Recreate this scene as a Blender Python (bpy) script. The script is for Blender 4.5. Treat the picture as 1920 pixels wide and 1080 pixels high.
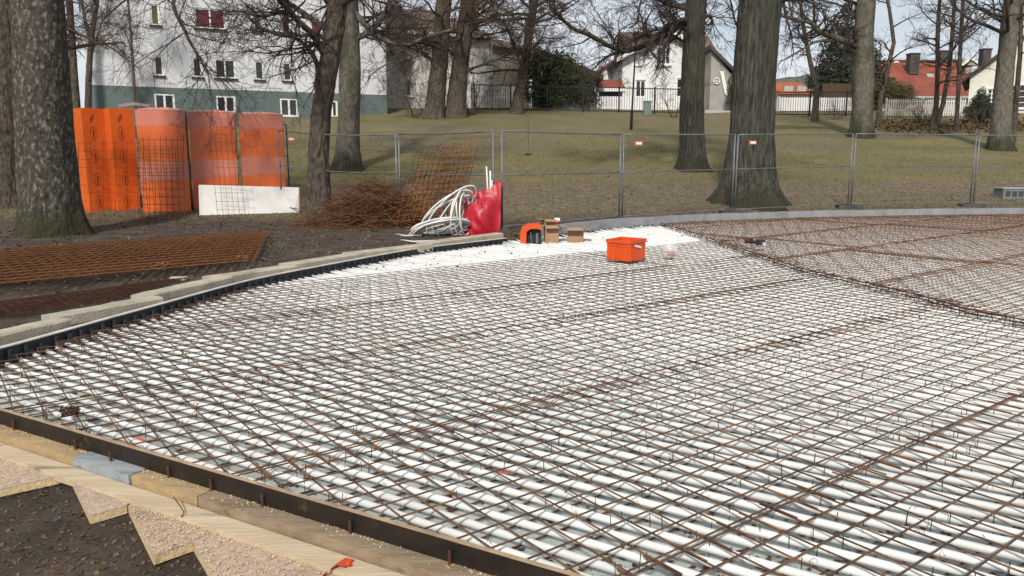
import bpy, math, random
import numpy as np
from mathutils import Vector, Matrix, noise
R = math.radians
rnd = random.Random(7)
scene = bpy.context.scene
C = scene.collection
for o in list(bpy.data.objects): bpy.data.objects.remove(o)

# ------------------------------------------------------------------ camera
FPX, HOR, CAMZ = 1442.0, 292.0, 1.64
PITCH = math.atan((540-HOR)/FPX)
cd = bpy.data.cameras.new('camera'); cam = bpy.data.objects.new('camera', cd); C.objects.link(cam)
cam.location = (0, 0, CAMZ); cam.rotation_euler = (math.pi/2-PITCH, 0, 0)
cd.sensor_width = 36; cd.lens = FPX/1920*36; cd.clip_start = 0.05; cd.clip_end = 3000
scene.camera = cam
# ------------------------------------------------------------------ world, sun, exposure
SUN_EL, SUN_AZ = R(38), R(190)        # azimuth clockwise from +Y, where the sun stands
w = bpy.data.worlds.new('World'); scene.world = w; w.use_nodes = True
nt = w.node_tree; nt.nodes.clear()
out = nt.nodes.new('ShaderNodeOutputWorld'); bg = nt.nodes.new('ShaderNodeBackground')
sky = nt.nodes.new('ShaderNodeTexSky'); sky.sky_type = 'NISHITA'; sky.sun_disc = False
sky.sun_elevation = SUN_EL; sky.sun_rotation = SUN_AZ; sky.dust_density = 1.5
tc = nt.nodes.new('ShaderNodeTexCoord'); mp = nt.nodes.new('ShaderNodeMapping'); mp.inputs['Scale'].default_value = (1, 1, 2.6)
nz = nt.nodes.new('ShaderNodeTexNoise'); nz.inputs['Scale'].default_value = 3.2; nz.inputs['Detail'].default_value = 9; nz.inputs['Roughness'].default_value = .6
rp = nt.nodes.new('ShaderNodeValToRGB'); rp.color_ramp.elements[0].position = .36; rp.color_ramp.elements[0].color = (.5,)*3+(1,)
rp.color_ramp.elements[1].position = .62; rp.color_ramp.elements[1].color = (.97,)*3+(1,)
mx = nt.nodes.new('ShaderNodeMix'); mx.data_type = 'RGBA'; mx.inputs['B'].default_value = (8.2, 8.6, 9.2, 1)
L = nt.links.new
L(tc.outputs['Generated'], mp.inputs['Vector']); L(mp.outputs[0], nz.inputs['Vector']); L(nz.outputs['Fac'], rp.inputs[0])
L(rp.outputs[0], mx.inputs['Factor']); L(sky.outputs[0], mx.inputs['A']); L(mx.outputs['Result'], bg.inputs[0]); L(bg.outputs[0], out.inputs[0])
bg.inputs[1].default_value = 0.095
sd = bpy.data.lights.new('sun', 'SUN'); sd.energy = 3.8; sd.angle = R(5.0); sd.color = (1, .95, .87)
so = bpy.data.objects.new('sun', sd); C.objects.link(so)
sdir = Vector((math.sin(SUN_AZ)*math.cos(SUN_EL), math.cos(SUN_AZ)*math.cos(SUN_EL), math.sin(SUN_EL)))
so.rotation_euler = sdir.to_track_quat('Z', 'Y').to_euler(); so.location = (0, -10, 30)
vs = scene.view_settings; vs.view_transform = 'Standard'; vs.look = 'None'; vs.exposure = .06; vs.gamma = 1

# ------------------------------------------------------------------ pixel helpers (photo is 1920x1080)
cP, sP = math.cos(PITCH), math.sin(PITCH)
def ray(x, y):
    u = (x-960)/FPX; v = (540-y)/FPX
    return Vector((u, cP+v*sP, -sP+v*cP))
def un(x, y, z):
    d = ray(x, y); k = (z-CAMZ)/d.z
    return Vector((d.x*k, d.y*k, z))
def aty(x, y, Y):
    d = ray(x, y); k = Y/d.y
    return Vector((d.x*k, Y, CAMZ+d.z*k))
def inview(x, y, m=1.5):
    return y > .6 and abs(x) < .70*y+m

# ------------------------------------------------------------------ rink outline
BOARD = [(-4.25, 5.14), (-3.13, 4.51), (.27, 2.6), (6.5, -.9)]
EDGE = [(-4.25, 5.14), (-3.99, 5.82), (-3.84, 6.66), (-3.58, 7.67), (-3.20, 9.30), (-2.43, 10.83), (-1.58, 12.45), (-.1, 14.05)]
KERB = [(-.1, 14.05), (1.06, 15.3), (2.23, 16.55), (4.15, 17.75), (7.09, 18.95), (10.06, 19.62), (13.39, 20.15), (18, 20.5)]
RINK = BOARD[::-1] + EDGE[1:] + KERB[1:] + [(18, -.9)]
RIDGE = [(3.35, 17.2), (3.5, 15.72), (3.76, 12.23), (3.9, 10.2), (4.22, 9.1), (4.46, 8.1), (4.5, 7.46), (4.75, 6.92), (5.2, 5.9), (5.9, 4.6), (7, 3)]
RIGHT = RIDGE + [(18, 3), (18, 20.5)] + KERB[::-1][1:5]
def inside(poly, x, y):
    c = False; j = len(poly)-1
    for i in range(len(poly)):
        xi, yi = poly[i]; xj, yj = poly[j]
        if (yi > y) != (yj > y) and x < (xj-xi)*(y-yi)/(yj-yi)+xi: c = not c
        j = i
    return c
def clip(poly, p, d, t0, t1):
    """pieces of the line p+t*d inside poly"""
    ts = [t0, t1]; n = len(poly)
    for i in range(n):
        ax, ay = poly[i]; bx, by = poly[(i+1) % n]; ex, ey = bx-ax, by-ay
        den = d[0]*ey-d[1]*ex
        if abs(den) < 1e-9: continue
        t = ((ax-p[0])*ey-(ay-p[1])*ex)/den; s = ((ax-p[0])*d[1]-(ay-p[1])*d[0])/den
        if 0 <= s <= 1 and t0 < t < t1: ts.append(t)
    ts.sort(); o = []
    for a, b in zip(ts, ts[1:]):
        m = (a+b)/2
        if b-a > .02 and inside(poly, p[0]+d[0]*m, p[1]+d[1]*m): o.append((a, b))
    return o
def segdist(poly, x, y):
    best = 1e9
    for (ax, ay), (bx, by) in zip(poly, poly[1:]):
        ex, ey = bx-ax, by-ay; t = max(0, min(1, ((x-ax)*ex+(y-ay)*ey)/(ex*ex+ey*ey)))
        best = min(best, math.hypot(x-ax-t*ex, y-ay-t*ey))
    return best
def tz(x, y, n=True):
    """height of the ground"""
    y0 = 17.5+.22*max(0, min(16, x)); t = max(0, min(y-y0, 36))
    z = .10+.137*(math.sqrt(t*t+2)-1.414)
    if y > 60: z += .01*min(y-60, 60)
    if n: z += .05*noise.noise(Vector((x*.35, y*.35, 0)))*min(1, max(0, (y-16)/6))+.012*noise.noise(Vector((x*2.1, y*2.1, 3)))
    if y < 7 and x < 7:
        s = (y-4.51)+.562*(x+3.13)             # south of the formwork
        if s < 0: z = -.088+.012*noise.noise(Vector((x*3, y*3, 5)))+.008*noise.noise(Vector((x*11, y*11, 5)))
    return z
def gp(px, py):
    d = ray(px, py); lo = 2.0; prev = lo
    t = lo
    while t < 400:
        p = Vector((d.x*t, d.y*t, CAMZ+d.z*t))
        if p.z < tz(p.x, p.y, False): break
        prev = t; t *= 1.01
    a, b = prev, t
    for _ in range(20):
        m = (a+b)/2; p = Vector((d.x*m, d.y*m, CAMZ+d.z*m))
        if p.z < tz(p.x, p.y, False): b = m
        else: a = m
    return Vector((d.x*b, d.y*b, CAMZ+d.z*b))

# ------------------------------------------------------------------ materials
MATS = {}
def mat(name, col, rough=.8, col2=None, scale=6., detail=6., bump=0., bscale=None, stretch=(1, 1, 1), spec=.3, metal=0., isl=0., lo=.35, hi=.65, trans=0., third=None, tscale=1.5, tlo=.5, thi=.62, alpha=1., sub=0., bdist=.03, moss=None, orand=0.):
    m = bpy.data.materials.new(name); m.use_nodes = True; n = m.node_tree.nodes; l = m.node_tree.links.new
    b = n['Principled BSDF']; b.inputs['Roughness'].default_value = rough; b.inputs['Specular IOR Level'].default_value = spec
    b.inputs['Metallic'].default_value = metal; b.inputs['Alpha'].default_value = alpha
    b.inputs['Transmission Weight'].default_value = trans
    if sub: b.inputs['Subsurface Weight'].default_value = sub
    g = n.new('ShaderNodeNewGeometry'); mpn = n.new('ShaderNodeMapping'); mpn.inputs['Scale'].default_value = stretch
    l(g.outputs['Position'], mpn.inputs['Vector'])
    res = None
    if col2 is not None:
        t = n.new('ShaderNodeTexNoise'); t.inputs['Scale'].default_value = scale; t.inputs['Detail'].default_value = detail; t.inputs['Roughness'].default_value = .62
        l(mpn.outputs[0], t.inputs['Vector'])
        r = n.new('ShaderNodeValToRGB'); r.color_ramp.elements[0].position = lo; r.color_ramp.elements[1].position = hi
        r.color_ramp.elements[0].color = (*col, 1); r.color_ramp.elements[1].color = (*col2, 1)
        l(t.outputs['Fac'], r.inputs[0]); res = r.outputs[0]
    else:
        c = n.new('ShaderNodeRGB'); c.outputs[0].default_value = (*col, 1); res = c.outputs[0]
    if third is not None:
        t3 = n.new('ShaderNodeTexNoise'); t3.inputs['Scale'].default_value = tscale; t3.inputs['Detail'].default_value = 5
        l(mpn.outputs[0], t3.inputs['Vector'])
        r3 = n.new('ShaderNodeMapRange'); r3.inputs['From Min'].default_value = tlo; r3.inputs['From Max'].default_value = thi
        l(t3.outputs['Fac'], r3.inputs['Value'])
        m3 = n.new('ShaderNodeMix'); m3.data_type = 'RGBA'; m3.inputs['B'].default_value = (*third, 1)
        l(r3.outputs[0], m3.inputs['Factor']); l(res, m3.inputs['A']); res = m3.outputs['Result']
    if isl:
        hs = n.new('ShaderNodeHueSaturation'); mr = n.new('ShaderNodeMapRange'); mr.inputs['To Min'].default_value = 1-isl; mr.inputs['To Max'].default_value = 1+isl
        l(g.outputs['Random Per Island'], mr.inputs['Value']); l(mr.outputs[0], hs.inputs['Value']); l(res, hs.inputs['Color']); res = hs.outputs[0]
    if orand:
        oi = n.new('ShaderNodeObjectInfo'); hs2 = n.new('ShaderNodeHueSaturation'); mr2 = n.new('ShaderNodeMapRange'); mr2.inputs['To Min'].default_value = 1-orand; mr2.inputs['To Max'].default_value = 1
        l(oi.outputs['Random'], mr2.inputs['Value']); l(mr2.outputs[0], hs2.inputs['Value']); l(res, hs2.inputs['Color']); res = hs2.outputs[0]
    if moss:      # moss growing up from the foot of the trunk
        tco = n.new('ShaderNodeTexCoord'); sx = n.new('ShaderNodeSeparateXYZ'); l(tco.outputs['Object'], sx.inputs[0])
        tn = n.new('ShaderNodeTexNoise'); tn.inputs['Scale'].default_value = 3.5; tn.inputs['Detail'].default_value = 8; l(tco.outputs['Object'], tn.inputs['Vector'])
        ma = n.new('ShaderNodeMath'); ma.operation = 'MULTIPLY_ADD'; l(tn.outputs['Fac'], ma.inputs[0]); ma.inputs[1].default_value = -2.6*moss; l(sx.outputs['Z'], ma.inputs[2])
        mr3 = n.new('ShaderNodeMapRange'); mr3.inputs['From Min'].default_value = .1*moss; mr3.inputs['From Max'].default_value = -1.1*moss; l(ma.outputs[0], mr3.inputs['Value'])
        mm = n.new('ShaderNodeMix'); mm.data_type = 'RGBA'; mm.inputs['B'].default_value = (.034, .033, .014, 1); l(mr3.outputs[0], mm.inputs['Factor']); l(res, mm.inputs['A']); res = mm.outputs['Result']
    l(res, b.inputs['Base Color'])
    if bump:
        t2 = n.new('ShaderNodeTexNoise'); t2.inputs['Scale'].default_value = bscale or scale*3; t2.inputs['Detail'].default_value = 6
        l(mpn.outputs[0], t2.inputs['Vector'])
        bp = n.new('ShaderNodeBump'); bp.inputs['Strength'].default_value = bump; bp.inputs['Distance'].default_value = bdist
        l(t2.outputs['Fac'], bp.inputs['Height']); l(bp.outputs[0], b.inputs['Normal'])
    MATS[name] = m
    return m
M = MATS
mat('rust_warm', (.085, .046, .028), .8, (.20, .105, .055), 5, 8, .3, 90, lo=.35, hi=.65, spec=.2)
mat('rust_cold', (.062, .036, .024), .7, (.19, .095, .044), 7, 8, .3, 90, lo=.42, hi=.7, spec=.25)
mat('rust', (.075, .040, .025), .7, (.23, .105, .042), 7, 8, .3, 90, lo=.42, hi=.66, spec=.25)
mat('rust_bright', (.11, .045, .016), .8, (.26, .10, .03), 9, 8, .3, 80)
mat('rust_dark', (.035, .018, .012), .85, (.10, .04, .018), 6, 8, .3, 80)
mat('wire_dark', (.02, .016, .014), .6, (.06, .035, .02), 20)
mat('pipe_white', (.73, .73, .705), .42, (.56, .555, .53), 3, 7, spec=.4, orand=.22, lo=.4, hi=.75)
mat('pipe_used', (.72, .72, .68), .5, (.50, .50, .47), 5, 5)
mat('base_board', (.46, .49, .46), .8, (.30, .32, .30), 1.6, 8, .15, 60, third=(.22, .19, .16), tscale=3.5, tlo=.60, thi=.72)
mat('black_plastic', (.012, .013, .016), .5, (.03, .03, .034), 8)
mat('edge_white', (.62, .60, .55), .7, (.40, .38, .34), 4, 6)
mat('concrete', (.46, .40, .31), .9, (.30, .265, .21), 3.5, 9, .35, 45, third=(.12, .105, .085), tscale=1.3, tlo=.58, thi=.75)
mat('concrete_grey', (.27, .275, .28), .9, (.20, .205, .21), 3, 9, .3, 45, third=(.16, .15, .14), tscale=1.7, tlo=.6, thi=.75)
mat('film_ply', (.011, .008, .006), .5, (.026, .017, .013), 5, 8, .1, 30, spec=.35, third=(.06, .046, .036), tscale=9, tlo=.66, thi=.74)
mat('ply_edge', (.42, .31, .20), .8, (.27, .19, .12), 8, 6, .2, 50, stretch=(1, 1, 14))
def wood(name, c1, c2, ang, s=3.0):
    """timber with grain running along the direction ang"""
    m = mat(name, c1, .85, c2, s, 8, .25, 18, third=(c1[0]*.45, c1[1]*.42, c1[2]*.38), tscale=2.2, tlo=.62, thi=.74)
    for nd in m.node_tree.nodes:
        if nd.type == 'MAPPING':
            nd.inputs['Rotation'].default_value = (0, 0, -ang); nd.inputs['Scale'].default_value = (.5, 5, 5)
    return m
BA = math.atan2(-.562, 1)
wood('beam_tan', (.40, .29, .16), (.29, .20, .10), BA)
wood('beam_grey', (.30, .32, .33), (.20, .22, .24), BA)
wood('beam_brown', (.30, .225, .15), (.20, .145, .095), BA)
wood('plank_pale', (.52, .42, .29), (.40, .31, .20), BA)
mat('chipboard', (.50, .38, .27), .9, (.34, .25, .19), 26, 8, .4, 60, third=(.26, .19, .15), tscale=3, tlo=.55, thi=.75)
mat('chip_edge', (.60, .46, .28), .9, (.42, .31, .17), 30, 6, .3, 60)
mat('orange_foam', (.62, .115, .012), .75, (.52, .085, .010), 2, 4, sub=.15)
mat('orange_print', (.15, .022, .013), .8)
mat('wrapped', (.72, .135, .012), .3, (.60, .10, .010), 3, 7, .5, 5, spec=.5, stretch=(1, 1, .5))
mat('film', (.62, .40, .37), .25, None, spec=.5, alpha=.30)
mat('film_top', (.62, .22, .13), .28, (.50, .13, .06), 4, 6, .4, 12, spec=.5)
mat('film_clear', (.7, .6, .58), .2, None, spec=.5, alpha=.035, bump=.4, bscale=18)
mat('white_panel', (.62, .60, .57), .8, (.54, .52, .50), 2)
mat('tarp_red', (.40, .004, .018), .45, (.30, .003, .012), 4, 5, .25, 16, spec=.5)
mat('galv', (.19, .20, .21), .55, (.12, .125, .13), 6, 6, metal=.4)
mat('rubber', (.05, .048, .045), .9, (.09, .085, .075), 6)
mat('tag', (.62, .13, .07), .6)
mat('tag_white', (.75, .72, .68), .6)
mat('crate_orange', (.66, .085, .012), .4, (.56, .065, .010), 3, 4, spec=.45)
mat('cardboard', (.36, .23, .14), .9, (.29, .18, .105), 5, 5)
mat('card_dark', (.20, .115, .07), .9, (.15, .085, .05), 5)
mat('tool_black', (.015, .016, .022), .5, (.05, .05, .06), 12)
mat('clear', (.85, .87, .87), .12, None, alpha=.25, spec=.5)
mat('pink', (.5, .12, .12), .6)
mat('bark', (.030, .023, .018), .95, (.12, .095, .072), 15, 9, 1.0, 9, stretch=(1, 1, .4), bdist=.09)
mat('bark_lichen', (.034, .029, .022), .95, (.078, .067, .050), 9, 9, 1.0, 14, stretch=(1, 1, .6), third=(.15, .147, .125), tscale=15, tlo=.54, thi=.63, bdist=.06, moss=.55)
mat('bark_grey', (.075, .068, .054), .95, (.165, .15, .12), 10, 9, .9, 12, stretch=(1, 1, .5), third=(.045, .048, .026), tscale=1.4, tlo=.48, thi=.7, bdist=.06, moss=.6)
mat('bark_oak', (.017, .0165, .0125), .95, (.092, .088, .067), 17, 9, 1.0, 16, stretch=(1, 1, .12), third=(.044, .047, .027), tscale=1.1, tlo=.5, thi=.75, bdist=.12, moss=.4)
mat('twig', (.035, .027, .024), .9, (.07, .052, .044), 3, 4)
mat('twig_brown', (.05, .032, .022), .9, (.10, .065, .045), 3, 4)
mat('moss', (.05, .055, .018), .95, (.10, .10, .04), 8, 6, .6, 40)
mat('plaster', (.60, .605, .62), .9, (.54, .545, .56), .6, 8, .08, 30, third=(.38, .38, .38), tscale=.35, tlo=.55, thi=.8)
mat('plaster_basement', (.115, .15, .145), .9, (.095, .125, .12), .8, 8, .1, 30)
mat('plaster_old', (.60, .59, .56), .9, (.48, .46, .43), .8, 8, .1, 20, third=(.30, .25, .20), tscale=.4, tlo=.5, thi=.75)
mat('plaster_tan', (.38, .32, .26), .9, (.28, .23, .18), .9, 8, .1, 20)
mat('glass', (.018, .019, .024), .08, (.05, .05, .06), .7, spec=.6)
mat('curtain', (.13, .02, .03), .6, (.07, .012, .02), 3)
mat('blind', (.10, .075, .03), .7)
mat('frame_white', (.70, .70, .68), .6)
mat('sill_dark', (.05, .05, .055), .6)
mat('brick_dark', (.10, .07, .055), .9, (.05, .04, .035), 10)
mat('boards_white', (.66, .67, .66), .85, (.58, .59, .58), 1.2, 6)
mat('boards_cream', (.68, .67, .58), .85, (.60, .58, .50), 1.2, 6)
mat('boards_greybrown', (.34, .32, .29), .9, (.27, .25, .225), 1.5)
mat('wood_brown', (.09, .055, .035), .9, (.06, .036, .024), 4)
mat('ironwork', (.014, .014, .016), .6)
mat('lamp_black', (.012, .012, .014), .5)
mat('cabinet', (.17, .21, .20), .7, (.13, .16, .155), 3)
mat('hedge', (.042, .048, .014), .9, (.085, .080, .030), 3, 5, isl=.45)
mat('conifer', (.012, .024, .012), .9, (.030, .045, .020), 3, 5, isl=.45)
mat('ivy', (.016, .028, .009), .8, (.06, .075, .022), 2, 5, isl=.75)
mat('leaves', (.13, .075, .038), .9, (.075, .042, .024), 2, 4, isl=.6)
mat('grass', (.12, .12, .036), .9, (.21, .172, .078), .45, 5, isl=.35)
mat('pebble', (.10, .087, .078), .9, (.05, .043, .038), 9, 5, isl=.5)
mat('sand', (.50, .41, .28), .95, (.36, .29, .19), 40, 4, isl=.3)
mat('hill', (.060, .058, .060), 1, (.10, .093, .085), .05, 8)
mat('asphalt_pale', (.42, .42, .43), .9)
mat('strap', (.55, .07, .02), .6, (.42, .04, .015), 8)

def roof_mat(name, c1, c2, ang, tile=.32):
    m = mat(name, c1, .85, c2, .9, 7)
    n = m.node_tree.nodes; l = m.node_tree.links.new
    g = n.new('ShaderNodeNewGeometry'); mp_ = n.new('ShaderNodeMapping'); mp_.inputs['Rotation'].default_value = (0, 0, -ang)
    l(g.outputs['Position'], mp_.inputs[0])
    wv = n.new('ShaderNodeTexWave'); wv.inputs['Scale'].default_value = 2*math.pi/tile/20; wv.bands_direction = 'X'; wv.inputs['Distortion'].default_value = .3
    wz = n.new('ShaderNodeTexWave'); wz.inputs['Scale'].default_value = 2*math.pi/(tile*.7)/20; wz.bands_direction = 'Z'; wz.wave_profile = 'SAW'
    l(mp_.outputs[0], wv.inputs[0]); l(mp_.outputs[0], wz.inputs[0])
    ad = n.new('ShaderNodeMath'); ad.operation = 'ADD'; l(wv.outputs['Fac'], ad.inputs[0]); l(wz.outputs['Fac'], ad.inputs[1])
    bp = n.new('ShaderNodeBump'); bp.inputs['Strength'].default_value = 1; bp.inputs['Distance'].default_value = .10
    l(ad.outputs[0], bp.inputs['Height']); l(bp.outputs[0], n['Principled BSDF'].inputs['Normal'])
    return m
roof_mat('roof_brown', (.13, .085, .07), (.20, .13, .105), 0)
roof_mat('roof_red', (.30, .080, .050), (.19, .055, .040), R(5))
roof_mat('roof_orange', (.42, .12, .05), (.30, .08, .035), 0)
mat('roof_dark', (.05, .045, .045), .9, (.085, .07, .065), 2)
mat('roof_pink', (.34, .20, .17), .9, (.25, .15, .13), 2)
mat('roof_pale', (.36, .38, .37), .8, (.28, .30, .29), 2)

# ------------------------------------------------------------------ mesh builder
ROOTLOC = {}
class MB:
    def __init__(s): s.v = []; s.f = []
    def add(s, vs_, fs_):
        k = len(s.v); s.v += [tuple(v) for v in vs_]; s.f += [tuple(i+k for i in f) for f in fs_]
    def box(s, c, d, rz=0, rx=0, ry=0):
        m = Matrix.Rotation(rz, 3, 'Z') @ Matrix.Rotation(ry, 3, 'Y') @ Matrix.Rotation(rx, 3, 'X'); c = Vector(c)
        vs_ = [c+m@Vector((sx*d[0]/2, sy*d[1]/2, sz*d[2]/2)) for sz in (-1, 1) for sy in (-1, 1) for sx in (-1, 1)]
        s.add(vs_, [(0, 2, 3, 1), (4, 5, 7, 6), (0, 1, 5, 4), (2, 6, 7, 3), (0, 4, 6, 2), (1, 3, 7, 5)]); return s
    def obox(s, P, ux, u, v, d):
        """box in a wall frame: u along ux, v up, d outward"""
        ux = Vector((ux[0], ux[1], 0)); n = Vector((ux.y, -ux.x, 0)); P = Vector(P)
        vs_ = [P+ux*a+n*b+Vector((0, 0, c)) for c in v for b in d for a in u]
        s.add(vs_, [(0, 1, 3, 2), (4, 6, 7, 5), (0, 4, 5, 1), (2, 3, 7, 6), (0, 2, 6, 4), (1, 5, 7, 3)]); return s
    def tube(s, pts, r, n=6, cap=True, phase=0):
        pts = [Vector(p) for p in pts]; rs = r if isinstance(r, (list, tuple)) else [r]*len(pts)
        k = len(s.v); prev = None
        for i, p in enumerate(pts):
            t = (pts[min(i+1, len(pts)-1)]-pts[max(i-1, 0)])
            if t.length < 1e-9: t = Vector((0, 0, 1))
            t.normalize()
            if prev is None: a = t.orthogonal().normalized()
            else:
                a = prev-t*prev.dot(t)
                a = a.normalized() if a.length > 1e-6 else t.orthogonal().normalized()
            prev = a; b = t.cross(a)
            for j in range(n):
                q = 2*math.pi*j/n+phase; s.v.append(tuple(p+(a*math.cos(q)+b*math.sin(q))*rs[i]))
        for i in range(len(pts)-1):
            for j in range(n):
                j2 = (j+1) % n
                s.f.append((k+i*n+j, k+i*n+j2, k+(i+1)*n+j2, k+(i+1)*n+j))
        if cap and n > 2:
            s.f.append(tuple(k+j for j in range(n))[::-1]); e = k+(len(pts)-1)*n; s.f.append(tuple(e+j for j in range(n)))
        return s
    def prism(s, poly, z0, z1):
        n = len(poly); a = sum(poly[i][0]*poly[(i+1) % n][1]-poly[(i+1) % n][0]*poly[i][1] for i in range(n))
        if a < 0: poly = poly[::-1]
        f0 = (lambda i: z0) if not callable(z0) else z0
        vs_ = [(x, y, z0) for x, y in poly]+[(x, y, z1) for x, y in poly]
        s.add(vs_, [tuple(range(n))[::-1], tuple(range(n, 2*n))]+[(i, (i+1) % n, n+(i+1) % n, n+i) for i in range(n)]); return s
    def quad(s, a, b, c, d): s.add([a, b, c, d], [(0, 1, 2, 3)]); return s
    def build(s, name, m, parent=None, smooth=False, kind=None):
        off = ROOTLOC.get(parent.name, Vector((0, 0, 0))) if parent else Vector((0, 0, 0))
        me = bpy.data.meshes.new(name)
        vv = np.array(s.v, dtype=np.float64).reshape(-1, 3)-np.array(off)
        me.from_pydata(vv.tolist(), [], s.f); me.materials.append(M[m])
        if smooth: me.polygons.foreach_set('use_smooth', [True]*len(me.polygons))
        me.update()
        o = bpy.data.objects.new(name, me); C.objects.link(o)
        if parent: o.parent = parent; ROOTLOC[o.name] = off
        if kind: o['kind'] = kind
        return o
def tag(o, label, cat, group=None):
    o['label'] = label; o['category'] = cat
    if group: o['group'] = group
    return o
def thing(name, label, cat, loc=(0, 0, 0), group=None):
    o = bpy.data.objects.new(name, None); C.objects.link(o); o.location = loc; o.empty_display_size = .1
    ROOTLOC[o.name] = Vector(loc); return tag(o, label, cat, group)
def structure(o): o['kind'] = 'structure'; return o
def stuff(o, label=None, cat=None):
    o['kind'] = 'stuff'
    if label: o['label'] = label; o['category'] = cat
    return o
ORD = ['first', 'second', 'third', 'fourth', 'fifth', 'sixth', 'seventh', 'eighth', 'ninth', 'tenth', 'eleventh', 'twelfth', 'thirteenth', 'fourteenth', 'fifteenth', 'sixteenth', 'seventeenth', 'eighteenth', 'nineteenth', 'twentieth']

# ================================================================== GROUND
def axis(spec):
    o = []
    for a, b, st in spec:
        n = max(1, round((b-a)/st)); o += [a+(b-a)*i/n for i in range(n)]
    return o+[spec[-1][1]]
xs = axis([(-700, -60, 40), (-60, -16, 2), (-16, -4.2, .3), (-4.2, 1.6, .07), (1.6, 18, .3), (18, 60, 2), (60, 700, 40)])
ys = axis([(-12, 1.2, .8), (1.2, 5.0, .07), (5.0, 24, .25), (24, 62, 1), (62, 120, 4), (120, 900, 60)])
gv = []; lawn = []; browned = []
for y in ys:
    for x in xs:
        z = tz(x, y)
        if inside(RINK, x, y): z = -.09
        elif segdist(EDGE, x, y) < .07 or segdist(KERB, x, y) < .07: z = -.09
        elif -.5 < y < 5.2 and segdist(BOARD, x, y) < .09: z = -.12
        gv.append((x, y, z))
        y0 = 17.0+.22*max(0, min(16, x)); e = .8*noise.noise(Vector((x*.5, y*.5, 9)))
        browned.append(max(0, min(1, (y0+9.5-y)/5))*.95+.25*max(0, 1-abs(y-(y0+10.5)-.02*x)/1.2)+.5*max(0, 1-abs(y-(y0+6))/.8))  # browner towards the fence, with extra brown bands across the slope
        lawn.append(max(0, min(1, (y-y0-.8+e*1.6)/1.8)))
nx = len(xs); gf = [(j*nx+i, j*nx+i+1, (j+1)*nx+i+1, (j+1)*nx+i) for j in range(len(ys)-1) for i in range(nx-1)]
gm = bpy.data.meshes.new('ground'); gm.from_pydata(gv, [], gf); at = gm.attributes.new('lawn', 'FLOAT', 'POINT'); at.data.foreach_set('value', lawn)
at = gm.attributes.new('browned', 'FLOAT', 'POINT'); at.data.foreach_set('value', browned)
gm.polygons.foreach_set('use_smooth', [True]*len(gm.polygons))
g_o = bpy.data.objects.new('ground', gm); C.objects.link(g_o); structure(g_o)
def ground_mat():
    m = bpy.data.materials.new('ground'); m.use_nodes = True; n = m.node_tree.nodes; l = m.node_tree.links.new; b = n['Principled BSDF']
    b.inputs['Roughness'].default_value = .95; b.inputs['Specular IOR Level'].default_value = .15
    g = n.new('ShaderNodeNewGeometry')
    def nz_(sc, det=8, st=(1, 1, 1), rough=.6):
        mp_ = n.new('ShaderNodeMapping'); mp_.inputs['Scale'].default_value = st; l(g.outputs['Position'], mp_.inputs[0])
        t = n.new('ShaderNodeTexNoise'); t.inputs['Scale'].default_value = sc; t.inputs['Detail'].default_value = det; t.inputs['Roughness'].default_value = rough
        l(mp_.outputs[0], t.inputs['Vector']); return t.outputs['Fac']
    def ramp(s, p0, c0, p1, c1, extra=()):
        r = n.new('ShaderNodeValToRGB'); e = r.color_ramp.elements; e[0].position = p0; e[0].color = (*c0, 1); e[1].position = p1; e[1].color = (*c1, 1)
        for p, c in extra:
            k = e.new(p); k.color = (*c, 1)
        l(s, r.inputs[0]); return r.outputs[0]
    def mix(f, a, b_):
        k = n.new('ShaderNodeMix'); k.data_type = 'RGBA'; l(f, k.inputs['Factor']); l(a, k.inputs['A']); l(b_, k.inputs['B']); return k.outputs['Result']
    soil = ramp(nz_(2.2, 10, rough=.7), .3, (.036, .027, .020), .72, (.14, .106, .078), [(.5, (.080, .060, .045))])
    speck = ramp(nz_(38, 4), .60, (0, 0, 0), .70, (.8, .8, .8))
    dry = ramp(nz_(9, 6), .35, (.10, .075, .05), .65, (.17, .13, .09))
    soil = mix(speck, soil, dry)
    la = ramp(nz_(.5, 9, (.55, .8, 1), .65), .34, (.098, .096, .030), .66, (.225, .18, .092), [(.5, (.145, .134, .045))])
    lb = ramp(nz_(14, 7), .3, (.060, .050, .020), .7, (.25, .205, .11))
    k = n.new('ShaderNodeMix'); k.data_type = 'RGBA'; k.inputs['Factor'].default_value = .42; l(la, k.inputs['A']); l(lb, k.inputs['B']); la = k.outputs['Result']
    bare = ramp(nz_(.30, 9, (.35, 1, 1), .68), .44, (0, 0, 0), .62, (.85, .85, .85))  # broad patches drawn out along x, mixed towards brown
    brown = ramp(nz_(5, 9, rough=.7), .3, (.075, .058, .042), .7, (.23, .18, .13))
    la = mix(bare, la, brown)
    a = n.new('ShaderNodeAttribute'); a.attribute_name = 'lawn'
    a2 = n.new('ShaderNodeAttribute'); a2.attribute_name = 'browned'
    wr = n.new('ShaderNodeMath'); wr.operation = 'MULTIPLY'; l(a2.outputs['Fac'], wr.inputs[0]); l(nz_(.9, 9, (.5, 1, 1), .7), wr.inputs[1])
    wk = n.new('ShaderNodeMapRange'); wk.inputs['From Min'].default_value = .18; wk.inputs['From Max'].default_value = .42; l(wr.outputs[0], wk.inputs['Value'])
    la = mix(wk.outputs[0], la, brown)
    l(mix(a.outputs['Fac'], soil, la), b.inputs['Base Color'])
    bp = n.new('ShaderNodeBump'); bp.inputs['Strength'].default_value = .9; bp.inputs['Distance'].default_value = .05
    l(nz_(16, 8, rough=.7), bp.inputs['Height']); l(bp.outputs[0], b.inputs['Normal'])
    return m
gm.materials.append(ground_mat())

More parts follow.
